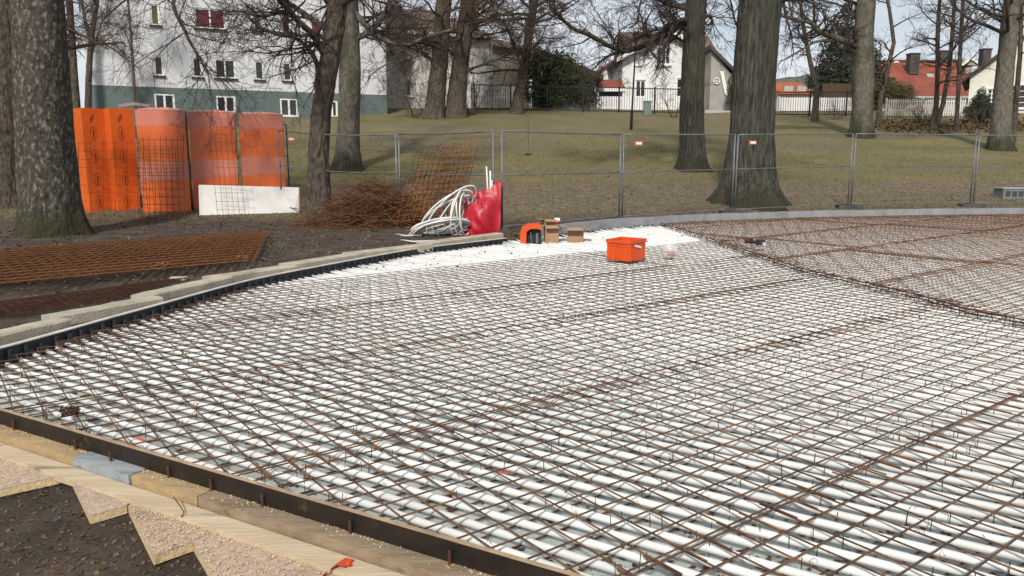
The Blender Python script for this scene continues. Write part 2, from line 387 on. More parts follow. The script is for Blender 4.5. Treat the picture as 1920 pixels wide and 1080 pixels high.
# hill far away
mb = MB(); N = 90; rows = 5
for j in range(rows):
    for i in range(N+1):
        x = -100+i*500/N; f = math.exp(-((x-190)/150)**2)
        top = 8+42*f+6*noise.noise(Vector((x*.02, 1, 0)))+2.4*noise.noise(Vector((x*.23, 2, 0)))+(2.5*noise.noise(Vector((x*.9, 3, 0))))
        t = j/(rows-1); mb.v.append((x, 420+t*60, 3+(top-3)*math.sin(t*math.pi/2)))
for j in range(rows-1):
    for i in range(N): mb.f.append((j*(N+1)+i, j*(N+1)+i+1, (j+1)*(N+1)+i+1, (j+1)*(N+1)+i))
structure(mb.build('hill', 'hill', smooth=True))

# ================================================================== RINK BASE
mb = MB(); poly = [(x, y) for x, y in RINK]
mb.prism(poly, -.06, 0); structure(mb.build('slab_base', 'base_board'))

AD = (math.cos(.65), math.sin(.65)); BD = (math.sin(.65), -math.cos(.65))
def ab(a, b): return (a*AD[0]+b*BD[0], a*AD[1]+b*BD[1])

# ---- cooling pipes
PD = Vector((.838, -.546, 0)); PN = Vector((.546, .838, 0))
c = 2.30; k = 0
while c < 24.3:
    base = PN*c
    for t0, t1 in clip(RINK, base, PD, -26, 26)[:1]:
        wob = [rnd.uniform(-.011, .011) for _ in range(60)]
        a = t0+(.15 if c < 11.5 else .06); b = t1-.03
        # stop when it leaves the view for good
        while b-a > 1 and not inview(*(base+PD*b).xy, 2.2): b -= .5
        while b-a > 1 and not inview(*(base+PD*a).xy, 2.2): a += .5
        if b-a <= 1.01 and not inview(*(base+PD*a).xy, 2.2): continue
        lift = rnd.uniform(.01, .035) if c < 11.5 else rnd.uniform(.03, .08); side = rnd.uniform(-.02, .05) if c < 11.5 else rnd.uniform(.02, .14); pts = []
        t = a; i = 0
        while True:
            s = t-t0
            e = max(0, 1-s/rnd.uniform(.62, .66))**2 if s < .7 else 0
            p = base+PD*t+PN*(wob[i % 60]+e*side); p.z = .053+e*lift
            pts.append(p)
            if t >= b: break
            t = min(b, t+(.14 if s < .7 else .9)); i += 1
        o = MB().tube(pts, .0185, 8).build('cooling_pipe', 'pipe_white', smooth=True)
        tag(o, 'long straight white plastic pipe laid under the rusty rebar mesh', 'pipe', 'white pipes laid side by side across the slab')
        k += 1
    c += .12

# ---- rebar mesh
BAR_N = {}
def unit_bar(n):
    if n not in BAR_N:
        m = MB().tube([(0, 0, 0), (1, 0, 0)], 1, n); me = bpy.data.meshes.new('bar'); me.from_pydata(m.v, [], m.f); me.materials.append(M[{6: 'rust_warm', 8: 'rust_cold'}.get(n, 'rust')])
        me.polygons.foreach_set('use_smooth', [len(p.vertices) == 4 for p in me.polygons]); BAR_N[n] = me
    return BAR_N[n]
def put_bar(root, p0, p1, r, n=7):
    o = bpy.data.objects.new('bar', unit_bar(n)); C.objects.link(o); o.parent = root
    d = Vector(p1)-Vector(p0); o.location = Vector(p0)-ROOTLOC[root.name]
    o.rotation_euler = (0, -math.atan2(d.z, math.hypot(d.x, d.y)), math.atan2(d.y, d.x)); o.scale = (d.length, r, r)
def sheet(name, label, poly, a0, a1, b0, b1, z, group, near=True, sp=.15, rad=.0043, dz=.008, warm=False):
    """one welded mesh sheet, bars along A and along B, cut to the polygon"""
    rot = rnd.uniform(-.0012, .0012); ca, sa = math.cos(rot), math.sin(rot)
    ux = Vector((AD[0]*ca-AD[1]*sa, AD[0]*sa+AD[1]*ca)); uy = Vector((BD[0]*ca-BD[1]*sa, BD[0]*sa+BD[1]*ca))
    o0 = Vector(ab(a0, b0)); bars = []
    nb = int(round((b1-b0)/sp)); na = int(round((a1-a0)/sp))
    for j in range(nb+1):
        p = o0+uy*(j*sp+rnd.uniform(-.003, .003))
        for s, e in clip(poly, p, ux, -.08, a1-a0+.08): bars.append((p+ux*s, p+ux*e, z+dz/2, 8))
    for i in range(na+1):
        p = o0+ux*(i*sp+rnd.uniform(-.003, .003))
        for s, e in clip(poly, p, uy, -.08, b1-b0+.08): bars.append((p+uy*s, p+uy*e, z-dz/2, 7))
    bars = [b for b in bars if any(inview(*(b[0]+(b[1]-b[0])*t), 1.2) for t in (0, .25, .5, .75, 1))]
    if not bars: return None
    cx = sum(b[0].x+b[1].x for b in bars)/2/len(bars); cy = sum(b[0].y+b[1].y for b in bars)/2/len(bars)
    root = thing(name, label, 'mesh', (cx, cy, z-dz), group)
    tl = Vector((rnd.uniform(-.003, .003), rnd.uniform(-.003, .003)))
    mbf = MB()
    for p, q, zz, nn_ in bars:
        j0, j1 = rnd.uniform(-.003, .003), rnd.uniform(-.003, .003)
        P = (p.x, p.y, zz+(p-Vector((cx, cy))).dot(tl)*.5+j0); Q = (q.x, q.y, zz+(q-Vector((cx, cy))).dot(tl)*.5+j1)
        if near: put_bar(root, P, Q, rad, 6 if warm else nn_)
        else: mbf.tube([P, Q], rad, 4)
    if not near: mbf.build('bars', 'rust_warm' if warm else 'rust_cold', root, kind='stuff')
    return root
STRIPS = [(-9.03+1.8*i_-.015*(i_ % 2), -7.08+1.8*i_-.015*(i_ % 2)-.105) for i_ in range(7)]
LEFT = [p for p in RINK if p[0] < 3.3 or p[1] < 2.7]
LEFT = [BOARD[3], BOARD[2], BOARD[1], (BOARD[0][0]+.2, BOARD[0][1]-.06)]+[(x+.13, y-.03) for x, y in EDGE[1:]]+KERB[1:3]+[(x+.35, y) for x, y in RIDGE]+[(9, -.9)]
SN = ['the far strip by the bare pipes', 'the strip next to the far one', 'the middle strip', 'the strip before the middle one', 'the front strip by the formwork', 'the lower right strip', 'the lower right corner strip']
for si, (b0, b1) in enumerate(STRIPS):
    a = -1.5+.15*[0, 9, 3, 14, 6, 17, 2][si]; q = 0
    while a < 14:
        p = ab(a+2.5, (b0+b1)/2)
        s_ = sheet('rebar_mesh_sheet', 'rusty rebar mesh sheet, %s from the left in %s' % (ORD[q], SN[si]), LEFT, a, a+4.8, b0+.004*(q % 2), b1+.004*(q % 2), .10+(.009 if (si+q) % 2 else 0), 'rebar mesh sheets over the white pipes', p[1] < 9.5)
        if s_: q += 1
        a += 4.95
# second, raised layer right of the ridge, closer bars
RS = [(-12.6+2.0*i_, -10.58+2.0*i_) for i_ in range(7)]
RN = ['the row by the far kerb', 'the second row from the kerb', 'the third row from the kerb', 'the fourth row from the kerb', 'the fifth row from the kerb', 'the sixth row from the kerb', 'the row nearest the camera']
for si, (b0, b1) in enumerate(RS):
    a = 7.0+[.6, .2, .5, .1, .3, 0, .2][si]; q = 0
    while a < 24:
        s_ = sheet('raised_mesh_sheet', 'raised rusty mesh sheet, %s from the ridge in %s' % (ORD[q], RN[si]), RIGHT, a, a+4.8, b0, b1, .138+(.009 if (si+q) % 2 else 0), 'raised second layer of rebar mesh', ab(a+2.5, (b0+b1)/2)[1] < 8.0, sp=.101, rad=.0045, warm=True)
        if s_: q += 1
        a += 4.7
# lower mesh below the pipes
root = thing('lower_rebar_mesh', 'dark rebar mesh lying flat under the white pipes', 'mesh', (1, 5, .008))
for j in range(64):
    b = -9.2+j*.15+.06; p = ab(0, b)
    for s, e in clip(RINK, p, AD, -2, 9.5):
        P = Vector(p)+Vector(AD)*s; Q = Vector(p)+Vector(AD)*e
        if any(inview(*(P+(Q-P)*t), 1) for t in (0, .5, 1)): put_bar(root, (*P, .012), (*Q, .012), .005, 5)
# tie wires, spacers and clips
mb = MB()
for _ in range(3600):
    i = rnd.randrange(0, 64); j = rnd.randrange(-60, 10)
    p = ab(.02+i*.15+rnd.uniform(-.04, .04), j*.15+rnd.uniform(-.04, .04))
    if p[1] > 12 or not inview(*p, .3) or not inside(RINK, *p) or inside(RIGHT, *p): continue
    q = rnd.random()
    if q < .55: mb.tube([(*p, .02), (p[0]+rnd.uniform(-.006, .006), p[1], .098)], .0022, 4)
    elif q < .8:
        h = rnd.uniform(.10, .118); mb.tube([(*p, .092), (p[0]+rnd.uniform(-.02, .02), p[1]+rnd.uniform(-.02, .02), h), (p[0]+rnd.uniform(-.03, .03), p[1]+rnd.uniform(-.03, .03), .1)], .0013, 3)
    else:
        pts = [(p[0]+.016*math.cos(t*.9), p[1]+.006*t/6, .085+.018*math.sin(t*.9)) for t in range(6)]
        mb.tube(pts, .0014, 3)
stuff(mb.build('tie_wires', 'wire_dark'), 'thin dark tie wires and spacers scattered through the rebar mesh', 'wires')
# debris under the mesh
def chips(name, label, n, m, sizes, place, cat='debris', zoff=.004, up=.6):
    mb = MB(); k = 0; tr = 0
    while k < n and tr < n*6:
        tr += 1; p = place()
        if p is None: continue
        x, y, z = p; s = rnd.uniform(*sizes); a = rnd.uniform(0, 6.28); t = rnd.uniform(-up, up); t2 = rnd.uniform(-up, up)
        m_ = Matrix.Rotation(a, 3, 'Z') @ Matrix.Rotation(t, 3, 'X') @ Matrix.Rotation(t2, 3, 'Y')
        asp = rnd.uniform(.4, .9)
        q = [m_@Vector(v)*s for v in ((-.5, 0, 0), (-.1, -asp/2, .05), (.5, 0, .02), (-.1, asp/2, .05))]
        mb.add([(x+v.x, y+v.y, z+zoff+s*.25*abs(t)+v.z) for v in q], [(0, 1, 2, 3)]); k += 1
    return stuff(mb.build(name, m), label, cat)
def in_rink():
    t = rnd.random()**1.5; p = un(rnd.uniform(-50, 1950), 1090-430*t, 0)
    return (p.x, p.y, .001) if inside(RINK, p.x, p.y) else None
chips('foam_scraps', 'small dark scraps lying on the base boards under the pipes', 900, 'leaves', (.012, .05), in_rink, up=.2)
def on_pipes():
    p = un(rnd.uniform(640, 1330), rnd.uniform(428, 505), .07)
    return (p.x, p.y, .072) if inside(RINK, p.x, p.y) and p.x*BD[0]+p.y*BD[1] < -9.1 else None
chips('pipe_debris', 'dark bits of wire and dirt strewn over the bare white pipes', 260, 'wire_dark', (.02, .06), on_pipes, 'debris', up=.3)
for px, py, s, lab in ((836, 935, .10, 'in front of the formwork'), (940, 886, .08, 'to the right of a larger one'), (255, 828, .10, 'near the left end of the formwork'), (292, 812, .07, 'just behind the leftmost one')):
    p = un(px, py, .04); o = MB().box((p.x, p.y, .034), (s, s*.6, .012), rnd.uniform(0, 3), R(12)).build('foam_piece', 'crate_orange')
    tag(o, 'bright orange foam offcut under the mesh %s' % lab, 'offcut', 'orange foam offcuts under the mesh')
p = un(130, 775, .12); mb = MB()
for _ in range(26):
    v = Vector((rnd.uniform(-1, 1), rnd.uniform(-1, 1), rnd.uniform(0, 1)))*.045; mb.box((p.x+v.x, p.y+v.y, .115+v.z), (.03, .012, .012), rnd.uniform(0, 3), rnd.uniform(0, 3))
tag(mb.build('soil_clod', 'rust_dark'), 'dark clod of dirt resting on the mesh by the formwork', 'clod')

# ---- edge of the raised layer: row of bent supports
root = thing('mesh_support', 'dark row of bent wire supports along the edge of the raised mesh', 'support', (4.2, 9, .1)); mb = MB()
for (x0, y0), (x1, y1) in zip(RIDGE[:-2], RIDGE[1:-1]):
    n = int(math.hypot(x1-x0, y1-y0)/.10)
    for i in range(n):
        t = i/n; x = x0+(x1-x0)*t+rnd.uniform(-.03, .03); y = y0+(y1-y0)*t
        h = .145+rnd.uniform(-.01, .025)
        mb.tube([(x, y, .07), (x+rnd.uniform(-.02, .02), y, h)], .0045, 4)
        if i % 3 == 0: mb.tube([(x-.05, y, .10), (x, y+.02, h), (x+.06, y+.03, .14)], .004, 4)
    mb.tube([(x0, y0, .145), (x1, y1, .145)], .008, 5); mb.tube([(x0-.02, y0, .115), (x1-.02, y1, .115)], .007, 5)
mb.build('wires', 'rust_dark', root, kind='stuff')

# ---- edge strip with fittings on the left, kerb stones
def offset_line(line, d):
    o = []
    for i, (x, y) in enumerate(line):
        a = Vector(line[max(0, i-1)]); b = Vector(line[min(len(line)-1, i+1)]); t = (b-a).normalized(); o.append((x-t.y*d, y+t.x*d))
    return o
def resample(line, step):
    o = [Vector(line[0])]
    for a, b in zip(line, line[1:]):
        a = Vector(a); b = Vector(b); n = max(1, int((b-a).length/step))
        o += [a+(b-a)*(i+1)/n for i in range(n)]
    return o
def smooth_line(line, step=.25, it=6):
    p = resample(line, step)
    for _ in range(it): p = [p[0]]+[(p[i-1]+p[i]*2+p[i+1])/4 for i in range(1, len(p)-1)]+[p[-1]]
    return [tuple(v) for v in p]
EL = smooth_line(EDGE)
root = thing('edge_strip', 'black plastic edging with pale top running along the left kerb stones', 'edging', (-3, 9, 0))
def ribbon(line, d0, d1, z0, z1):
    A_ = offset_line(line, d0); B_ = offset_line(line, d1); mb = MB(); n = len(line)
    for i in range(n-1):
        q = [A_[i], A_[i+1], B_[i+1], B_[i]]
        mb.add([(x, y, z0) for x, y in q]+[(x, y, z1) for x, y in q], [(3, 2, 1, 0), (4, 5, 6, 7), (0, 1, 5, 4), (2, 3, 7, 6)]+([(3, 0, 4, 7)] if i == 0 else [])+([(1, 2, 6, 5)] if i == n-2 else []))
    return mb
ribbon(EL, -.015, .025, -.05, .148).build('strip', 'black_plastic', root)
ribbon(EL, -.018, .030, .1482, .158).build('top_edge', 'edge_white', root)
mb = MB()
KL0 = smooth_line(KERB)
for p, d in [(q, EL) for q in resample(EL, .12)]+[(q, 0) for q in resample(KL0[:24], .12)]:
    x, y = p; x += .03; mb.tube([(x, y-.02, .03), (x+rnd.uniform(-.015, .015), y-.02, rnd.uniform(.10, .14))], rnd.uniform(.014, .02), 7)
    mb.box((x+.04, y-.03, .07), (.07, .03, .04), -.57)
mb.build('fittings', 'black_plastic', root, kind='stuff')
root = thing('kerb_edging', 'black strip between the slab and the curved grey kerb', 'edging', (9, 19, 0))
ribbon(KL0, -.02, .035, -.05, .10).build('strip', 'black_plastic', root)
# left kerb stones (top-front edge in pixels, right end)
LS = [((-110, 652), (133, 597)), ((98, 594), (306, 557)), ((270, 555), (437, 518)), ((396, 521), (558, 497)), ((540, 496), (681, 474)), ((655, 475), (812, 457)), ((796, 456), (944, 437))]
for i, (a, b) in enumerate(LS):
    P = un(*a, .205); Q = un(*b, .205); d = (Q-P); ln = math.hypot(d.x, d.y); rz = math.atan2(d.y, d.x); n = Vector((-math.sin(rz), math.cos(rz)))
    c_ = (P+Q)/2; mb = MB(); hx = ln/2
    root = thing('kerb_stone', 'weathered pale concrete kerb stone, %s from the left edge of the picture' % ORD[i], 'kerb stone', (c_.x+n.x*.09, c_.y+n.y*.09, .0), 'loose kerb stones along the left edge')
    # chamfered block with rough edges
    prof = [(0, -.05), (0, .188), (.015, .205), (.18, .205), (.18, -.05)]
    K = 9; vs_ = []
    for t in range(K):
        for (dn, zz) in prof:
            j = .006*noise.noise(Vector((t*.7+i*3, dn*9, zz*9)))
            q = P+d*(t/(K-1)); vs_.append((q.x+n.x*(dn+j), q.y+n.y*(dn+j), zz+j))
    m5 = len(prof); fs_ = [(t*m5+k_, t*m5+(k_+1) % m5, (t+1)*m5+(k_+1) % m5, (t+1)*m5+k_) for t in range(K-1) for k_ in range(m5)]
    fs_ += [tuple(range(m5))[::-1], tuple((K-1)*m5+k_ for k_ in range(m5))]
    mb.add(vs_, [f[::-1] for f in fs_]); mb.build('stone', 'concrete', root)
# kerb on the right: one-metre stones along the curve
KP = resample(offset_line(smooth_line([(.55, 14.75)]+KERB[1:]), .05), .1); L_ = 0; cur = [KP[0]]; i = 0
for a, b in zip(KP, KP[1:]):
    cur.append(b); L_ += (b-a).length
    if L_ > .98:
        line = [tuple(v) for v in cur]; d = (Vector(line[-1])-Vector(line[0])).normalized(); line[-1] = tuple(Vector(line[-1])-d*.008)
        m_ = cur[len(cur)//2]
        root = thing('kerb_block', 'grey concrete kerb block in the curved far kerb, %s from its left end' % (ORD[i] if i < 20 else 'last'), 'kerb block', (m_.x, m_.y, 0), 'curved concrete kerb at the far side')
        ribbon(line, 0, .14, -.06, .285+.004*(i % 3)).build('block', 'concrete_grey', root); i += 1
        L_ = 0; cur = [b]

# ================================================================== FORMWORK
def bl(t, d, z):     # along the board (t, metres from its left pixel edge), d metres outward
    u = Vector((1, -.562)).normalized(); n = Vector((-u.y*-1, -u.x)); n = Vector((u.y, -u.x))
    p = Vector((-3.13, 4.51))+u*t+n*d; return (p.x, p.y, z)
BU = Vector((1, -.562)).normalized(); BN = Vector((BU.y, -BU.x))
def bbox(mb, t0, t1, d0, d1, z0, z1):
    q = [bl(t0, d0, 0), bl(t1, d0, 0), bl(t1, d1, 0), bl(t0, d1, 0)]; mb.prism([(a, b) for a, b, _ in q], z0, z1); return mb
root = thing('formwork_board', 'dark film-faced plywood board standing along the front of the slab', 'board', bl(2, 0, -.05))
bbox(MB(), -1.25, 9, 0, .021, -.045, .118).build('panel', 'film_ply', root)
bbox(MB(), -1.25, 9, 0.001, .009, .1182, .124).build('top_edge', 'ply_edge', root)
bbox(MB(), -1.25, 9, .011, .020, .1182, .123).build('top_ply', 'ply_edge', root)
def tpx(px, py, z):
    p = un(px, py, z); v = Vector((p.x+3.13, p.y-4.51)); return v.dot(BU), v.dot(BN)
beams = [('beam_tan', -1.2, 138, 'tan timber beam below the dark board at the left picture edge'), ('beam_grey', 139, 242, 'short grey weathered timber block between two tan beams'), ('beam_tan', 243, 365, 'tan timber beam right of the grey block'), ('beam_brown', 366, None, 'long brown stained timber beam along the dark board toward the bottom')]
for m_, a, b, lab in beams:
    ya = 808+(a*.338 if a else 0)
    t0 = a if a < 0 else tpx(a, 812+a*.333, .026)[0]
    t1 = 6 if b is None else tpx(b, 812+b*.333, .026)[0]-.006
    mb = bbox(MB(), t0, t1,   .0225, .112+(.010 if m_ == 'beam_grey' else 0), -.09, .026+(.004 if m_ == 'beam_grey' else 0))
    tag(mb.build('timber_beam', m_), lab, 'beam', 'timber beams behind the formwork')
tag(bbox(MB(), -1.5, 6, .128, .235, -.055, -.018).build('long_plank', 'plank_pale'), 'pale yellow plank lying below the timber beams', 'plank')
# zigzag chipboard pieces
def pxpoly(pts, z): return [tuple(un(x, y, z).xy) for x, y in pts]
ZB = [([(-140, 800), (150, 880), (108, 893), (-40, 925), (-160, 935)], 'sawdust-covered chipboard piece at the left picture edge'),
      ([(128, 884), (262, 930), (237, 947), (168, 967), (150, 930)], 'small triangular chipboard corner beside the dark soil'),
      ([(240, 948), (420, 985), (362, 1016), (287, 1042)], 'triangular chipboard corner in the middle of the zigzag'),
      ([(362, 1017), (420, 985), (800, 1090), (760, 1180), (440, 1150)], 'large sawdust-covered chipboard sheet at the bottom edge')]
for i, (pts, lab) in enumerate(ZB):
    z = -.034-.002*i
    root = thing('chipboard_sheet', lab, 'board', (*pxpoly(pts, z)[0], -.08), 'chipboard pieces on the soil')
    poly = pxpoly(pts, z); cx = sum(p[0] for p in poly)/len(poly); cy = sum(p[1] for p in poly)/len(poly)
    MB().prism(poly, z-.004, z).build('face', 'chipboard', root)
    sh = [(cx+(x-cx)*.996, cy+(y-cy)*.996) for x, y in poly]
    MB().prism(sh, z-.022, z-.0045).build('edge_layer', 'chip_edge', root)
    MB().prism(poly, z-.044, z-.0225).build('under_layer', 'chip_edge', root)
# pins
for i, (px, py) in enumerate(((4, 822), (27, 806), (142, 843), (208, 866), (318, 895), (396, 920), (496, 948), (657, 1000), (843, 1058))):
    t, d = tpx(px, py, .026); d = max(.035, min(.09, d)) if i else .2
    x, y, _ = bl(t, d, 0); mb = MB(); zb = .0255 if i else -.018
    pts = [(x+(.002 if k_ % 2 else 0), y, zb+.06*k_/9) for k_ in range(10)]
    mb.tube(pts, [.0085 if k_ % 2 else .0068 for k_ in range(10)], 7)
    tag(mb.build('steel_pin', 'rust_dark', smooth=True), 'rusty steel pin driven in beside the formwork, %s from the left' % ORD[i], 'pin', 'steel pins along the formwork')
p = un(345, 965, -.12); mb = MB(); mb.tube([un(325, 932, .026), un(336, 946, .012), un(345, 960, -.005), un(340, 970, -.016)], .003, 5)
tag(mb.build('bent_wire', 'rust_bright'), 'short bent rusty wire hanging over the pale plank', 'wire')
def grains():
    t = rnd.uniform(-.5, 4.6); 
    if rnd.random() > .35+.65*math.sin(t*5)**2: return None
    x, y, _ = bl(t, .024+.03*abs(rnd.gauss(0, 1)), 0); return (x, y, .027)
chips('spilled_grit', 'pale grit spilled on the beams along the formwork', 1300, 'sand', (.005, .012), grains, 'grit', 0, 1.2)
def dust():
    pts = rnd.choice([ZB[0][0], ZB[2][0], ZB[3][0], ZB[3][0]]); x = rnd.uniform(min(p[0] for p in pts), max(p[0] for p in pts)); y = rnd.uniform(min(p[1] for p in pts), max(p[1] for p in pts))
    if not inside(pts, x, y): return None
    p = un(x, y, -.034); return (p.x, p.y, -.033)
chips('sawdust', 'sawdust and wood chips strewn over the chipboard', 2600, 'chip_edge', (.005, .016), dust, 'sawdust', 0, .5)
def soilp():
    p = un(rnd.uniform(-60, 460), rnd.uniform(885, 1100), -.085)
    if (p.y-4.51)+.562*(p.x+3.13) > -.26: return None
    for pts, _ in ZB:
        if inside(pxpoly(pts, -.034), p.x, p.y): return None
    return (p.x, p.y, tz(p.x, p.y))
chips('soil_leaves', 'dead leaves and bark bits on the dark soil at the bottom left', 420, 'leaves', (.008, .035), soilp, 'leaves', .002, .5)
mb = MB()
for _ in range(1000):
    q = soilp()
    if not q: continue
    s = rnd.choice((.002, .003, .003, .004, .008)); mb.box((q[0], q[1], q[2]+s*.3), (s*2, s*1.5, s), rnd.uniform(0, 3), rnd.uniform(-.5, .5), rnd.uniform(-.5, .5))
stuff(mb.build('gravel', 'pebble'), 'gravel and small stones in the dark soil', 'gravel')
# strap at the bottom edge
mb = MB(); c0 = un(645, 1062, -.125); pts = [un(655, 1056, -.01), un(640, 1052, .0), un(622, 1064, -.01), un(606, 1078, -.02), un(590, 1100, -.024)]
for (a, b) in zip(pts, pts[1:]):
    w_ = Vector((.012, .03, .0)); mb.quad(a-w_, b-w_, b+w_, a+w_); h = Vector((.004, .004, -.006)); mb.quad(a-w_+h, a+w_+h, b+w_+h, b-w_+h)
mb.tube([un(652, 1057, .0), un(658, 1060, -.015)], .008, 7)
tag(mb.build('orange_strap', 'strap'), 'crumpled orange strap on the chipboard at the bottom edge', 'strap')

# ================================================================== THINGS ON THE SLAB
# orange crate
def rot2(v, a): return Vector((v[0]*math.cos(a)-v[1]*math.sin(a), v[0]*math.sin(a)+v[1]*math.cos(a)))
p = un(1190, 489, .115); A = R(18); cx, cy = p.x-.10, p.y+.20
root = thing('storage_crate', 'bright orange plastic crate standing open on the rebar mesh', 'crate', (cx, cy, .115))
def frame_box(mb, cx, cy, w_, d_, z0, z1, t, a):
    for (ox, oy, sx, sy) in ((0, -d_/2+t/2, w_, t), (0, d_/2-t/2, w_, t), (-w_/2+t/2, 0, t, d_-2*t-.001), (w_/2-t/2, 0, t, d_-2*t-.001)):
        q = rot2((ox, oy), a); mb.box((cx+q.x, cy+q.y, (z0+z1)/2), (sx, sy, z1-z0), a)
    return mb
AA = R(-38)
frame_box(MB(), cx, cy, .40, .44, .125, .39, .012, AA).build('walls', 'crate_orange', root)
frame_box(MB(), cx, cy, .43, .47, .37, .42, .013, AA).build('rim', 'crate_orange', root)
frame_box(MB(), cx, cy, .415, .455, .325, .335, .008, AA).build('rib', 'crate_orange', root)
MB().box((cx, cy, .121), (.40, .44, .012), AA).build('floor', 'crate_orange', root)
for sx_, sy_ in ((-.15, -.222), (-.05, -.222), (.05, -.222), (.15, -.222), (.203, -.15), (.203, .05), (.203, .17)):
    q = rot2((sx_, sy_), AA); MB().box((cx+q.x, cy+q.y, .23), (.012, .012, .19), AA).build('upright_rib', 'crate_orange', root)
q = rot2((.2125, -.02), AA); MB().box((cx+q.x, cy+q.y, .32), (.004, .20, .03), AA, R(-12)).build('sticker', 'tag_white', root)
# clear bucket
p = un(1256, 481, .115); root = thing('clear_bucket', 'small clear plastic bucket with rubbish inside right of the orange crate', 'bucket', (p.x, p.y, .115)); mb = MB()
n = 18
for i in range(n):
    a0, a1 = 2*math.pi*i/n, 2*math.pi*(i+1)/n
    mb.quad((p.x+.10*math.cos(a0), p.y+.10*math.sin(a0), .118), (p.x+.10*math.cos(a1), p.y+.10*math.sin(a1), .118), (p.x+.122*math.cos(a1), p.y+.122*math.sin(a1), .29), (p.x+.122*math.cos(a0), p.y+.122*math.sin(a0), .29))
mb.build('shell', 'clear', root, smooth=True)
MB().tube([(p.x+.124*math.cos(2*math.pi*i/24), p.y+.124*math.sin(2*math.pi*i/24), .29) for i in range(25)], .006, 6, False).build('rim', 'clear', root)
mb = MB(); 
for _ in range(6): mb.box((p.x+rnd.uniform(-.05, .05), p.y+rnd.uniform(-.05, .05), .16+rnd.uniform(0, .03)), (.06, .05, .03), rnd.uniform(0, 3), rnd.uniform(0, 1))
mb.build('rubbish', 'pink', root)
MB().box((p.x+.02, p.y-.02, .14), (.09, .08, .035), .4).build('lid', 'tool_black', root)
# tie-wire tool
a = un(1404, 456, .165); b = un(1427, 460, .165); root = thing('tying_tool', 'dark rebar tying tool lying on the raised mesh', 'tool', (a.x, a.y, .15))
d = (b-a)
MB().tube([a+Vector((-.05, 0, .05)), a+d*.25+Vector((0, 0, .05))], [.055, .05], 9).build('spool', 'rust_dark', root)
MB().tube([a+d*.25+Vector((0, 0, .04)), a+d*.75+Vector((0, 0, .03))], [.028, .024], 8).build('handle', 'rust_dark', root)
MB().box(a+d*.95+Vector((0, 0, .05)), (.12, .09, .09), .3).build('battery', 'tool_black', root)
MB().box(a+d*1.22+Vector((0, 0, .03)), (.03, .05, .05), .3).build('clip', 'edge_white', root)
# tool bag
p = un(1002, 462, .03); bx, by = p.x-.05, p.y+.18
root = thing('tool_bag', 'open orange and black tool bag standing beside the kerb', 'tool bag', (bx, by, .03)); mb = MB()
prof = [(-.20, .03), (-.21, .25), (-.17, .36), (-.06, .42), (.14, .43), (.18, .36), (.18, .32), (.10, .345), (-.03, .34), (-.09, .29), (-.10, .03)]
vs_ = []
for yy in (-.16, .16): vs_ += [(bx+u, by+yy, v) for u, v in prof]
n = len(prof); mb.add(vs_, [tuple(range(n))[::-1][::-1], tuple(range(n, 2*n))[::-1]]+[(i, n+i, n+(i+1) % n, (i+1) % n) for i in range(n)]); mb.build('hood', 'crate_orange', root)
MB().box((bx+.04, by+.06, .18), (.27, .16, .29)).build('liner', 'tool_black', root)
for i in range(5):
    x = bx-.05+i*.05; MB().tube([(x, by-.05, .06), (x+rnd.uniform(-.02, .02), by-.07, .25+rnd.uniform(-.06, .05))], rnd.uniform(.014, .026), 7).build('tool', ['tool_black', 'galv', 'tool_black', 'cabinet', 'tool_black'][i], root)
MB().box((bx+.05, by-.06, .05), (.28, .10, .05)).build('tray', 'tool_black', root)
# cardboard boxes
def carton(px, py, z, wpx, hpx, dep, rz, lab, m='cardboard', flaps=True, group='cardboard boxes by the kerb'):
    p = un(px, py, z); s = p.y/FPX*1.02; w_ = wpx*s; h = hpx*s; c_ = Vector((p.x, p.y+dep/2))
    root = thing('cardboard_box', lab, 'box', (c_.x, c_.y, z), group)
    frame_box(MB(), c_.x, c_.y, w_, dep, z, z+h, .006, rz).build('walls', m, root)
    MB().box((c_.x, c_.y, z+.006), (w_-.014, dep-.014, .006), rz).build('floor', 'card_dark', root)
    if flaps:
        for sx, sy, tilt in ((0, -1, 1.9), (0, 1, 2.2), (-1, 0, 1.5), (1, 0, 2.1)):
            fl = .5*min(w_, dep); mb = MB(); a_ = Vector((sx*w_/2, sy*dep/2)); t_ = Vector((-sy, sx))*(w_ if sx == 0 else dep)*.49; out_ = Vector((sx, sy))
            tip = a_+out_*fl*math.sin(tilt); zt = z+h+fl*math.cos(tilt)*.8
            P4 = [(a_-t_, z+h), (a_+t_, z+h), (tip+t_, zt), (tip-t_, zt)]
            pts = []
            for v, zz in P4:
                q_ = rot2(v, rz); pts.append(Vector((c_.x+q_.x, c_.y+q_.y, zz)))
            mb.quad(*pts); nn = Vector((0, 0, .005)); mb.quad(*[q_+nn for q_ in pts[::-1]]); mb.build('flap', m, root)
    return root
carton(1034, 459, .03, 25, 34, .26, R(4), 'brown cardboard box between the tool bag and the larger box')
carton(1080, 458, .03, 30, 30, .30, R(-6), 'larger brown cardboard box with open flaps on the right')
carton(1030, 447, .05, 22, 34, .25, R(10), 'cardboard box behind the small brown box, its lid open', 'cardboard')
p = un(1046, 443, .06); root = thing('paint_can', 'small tin with a red band behind the cardboard boxes', 'can', (p.x, p.y+.3, .08))
MB().tube([(p.x, p.y+.3, .06), (p.x, p.y+.3, .40)], .06, 12).build('body', 'tag_white', root, True); MB().tube([(p.x, p.y+.3, .28), (p.x, p.y+.3, .34)], .062, 12).build('band', 'tarp_red', root, True)

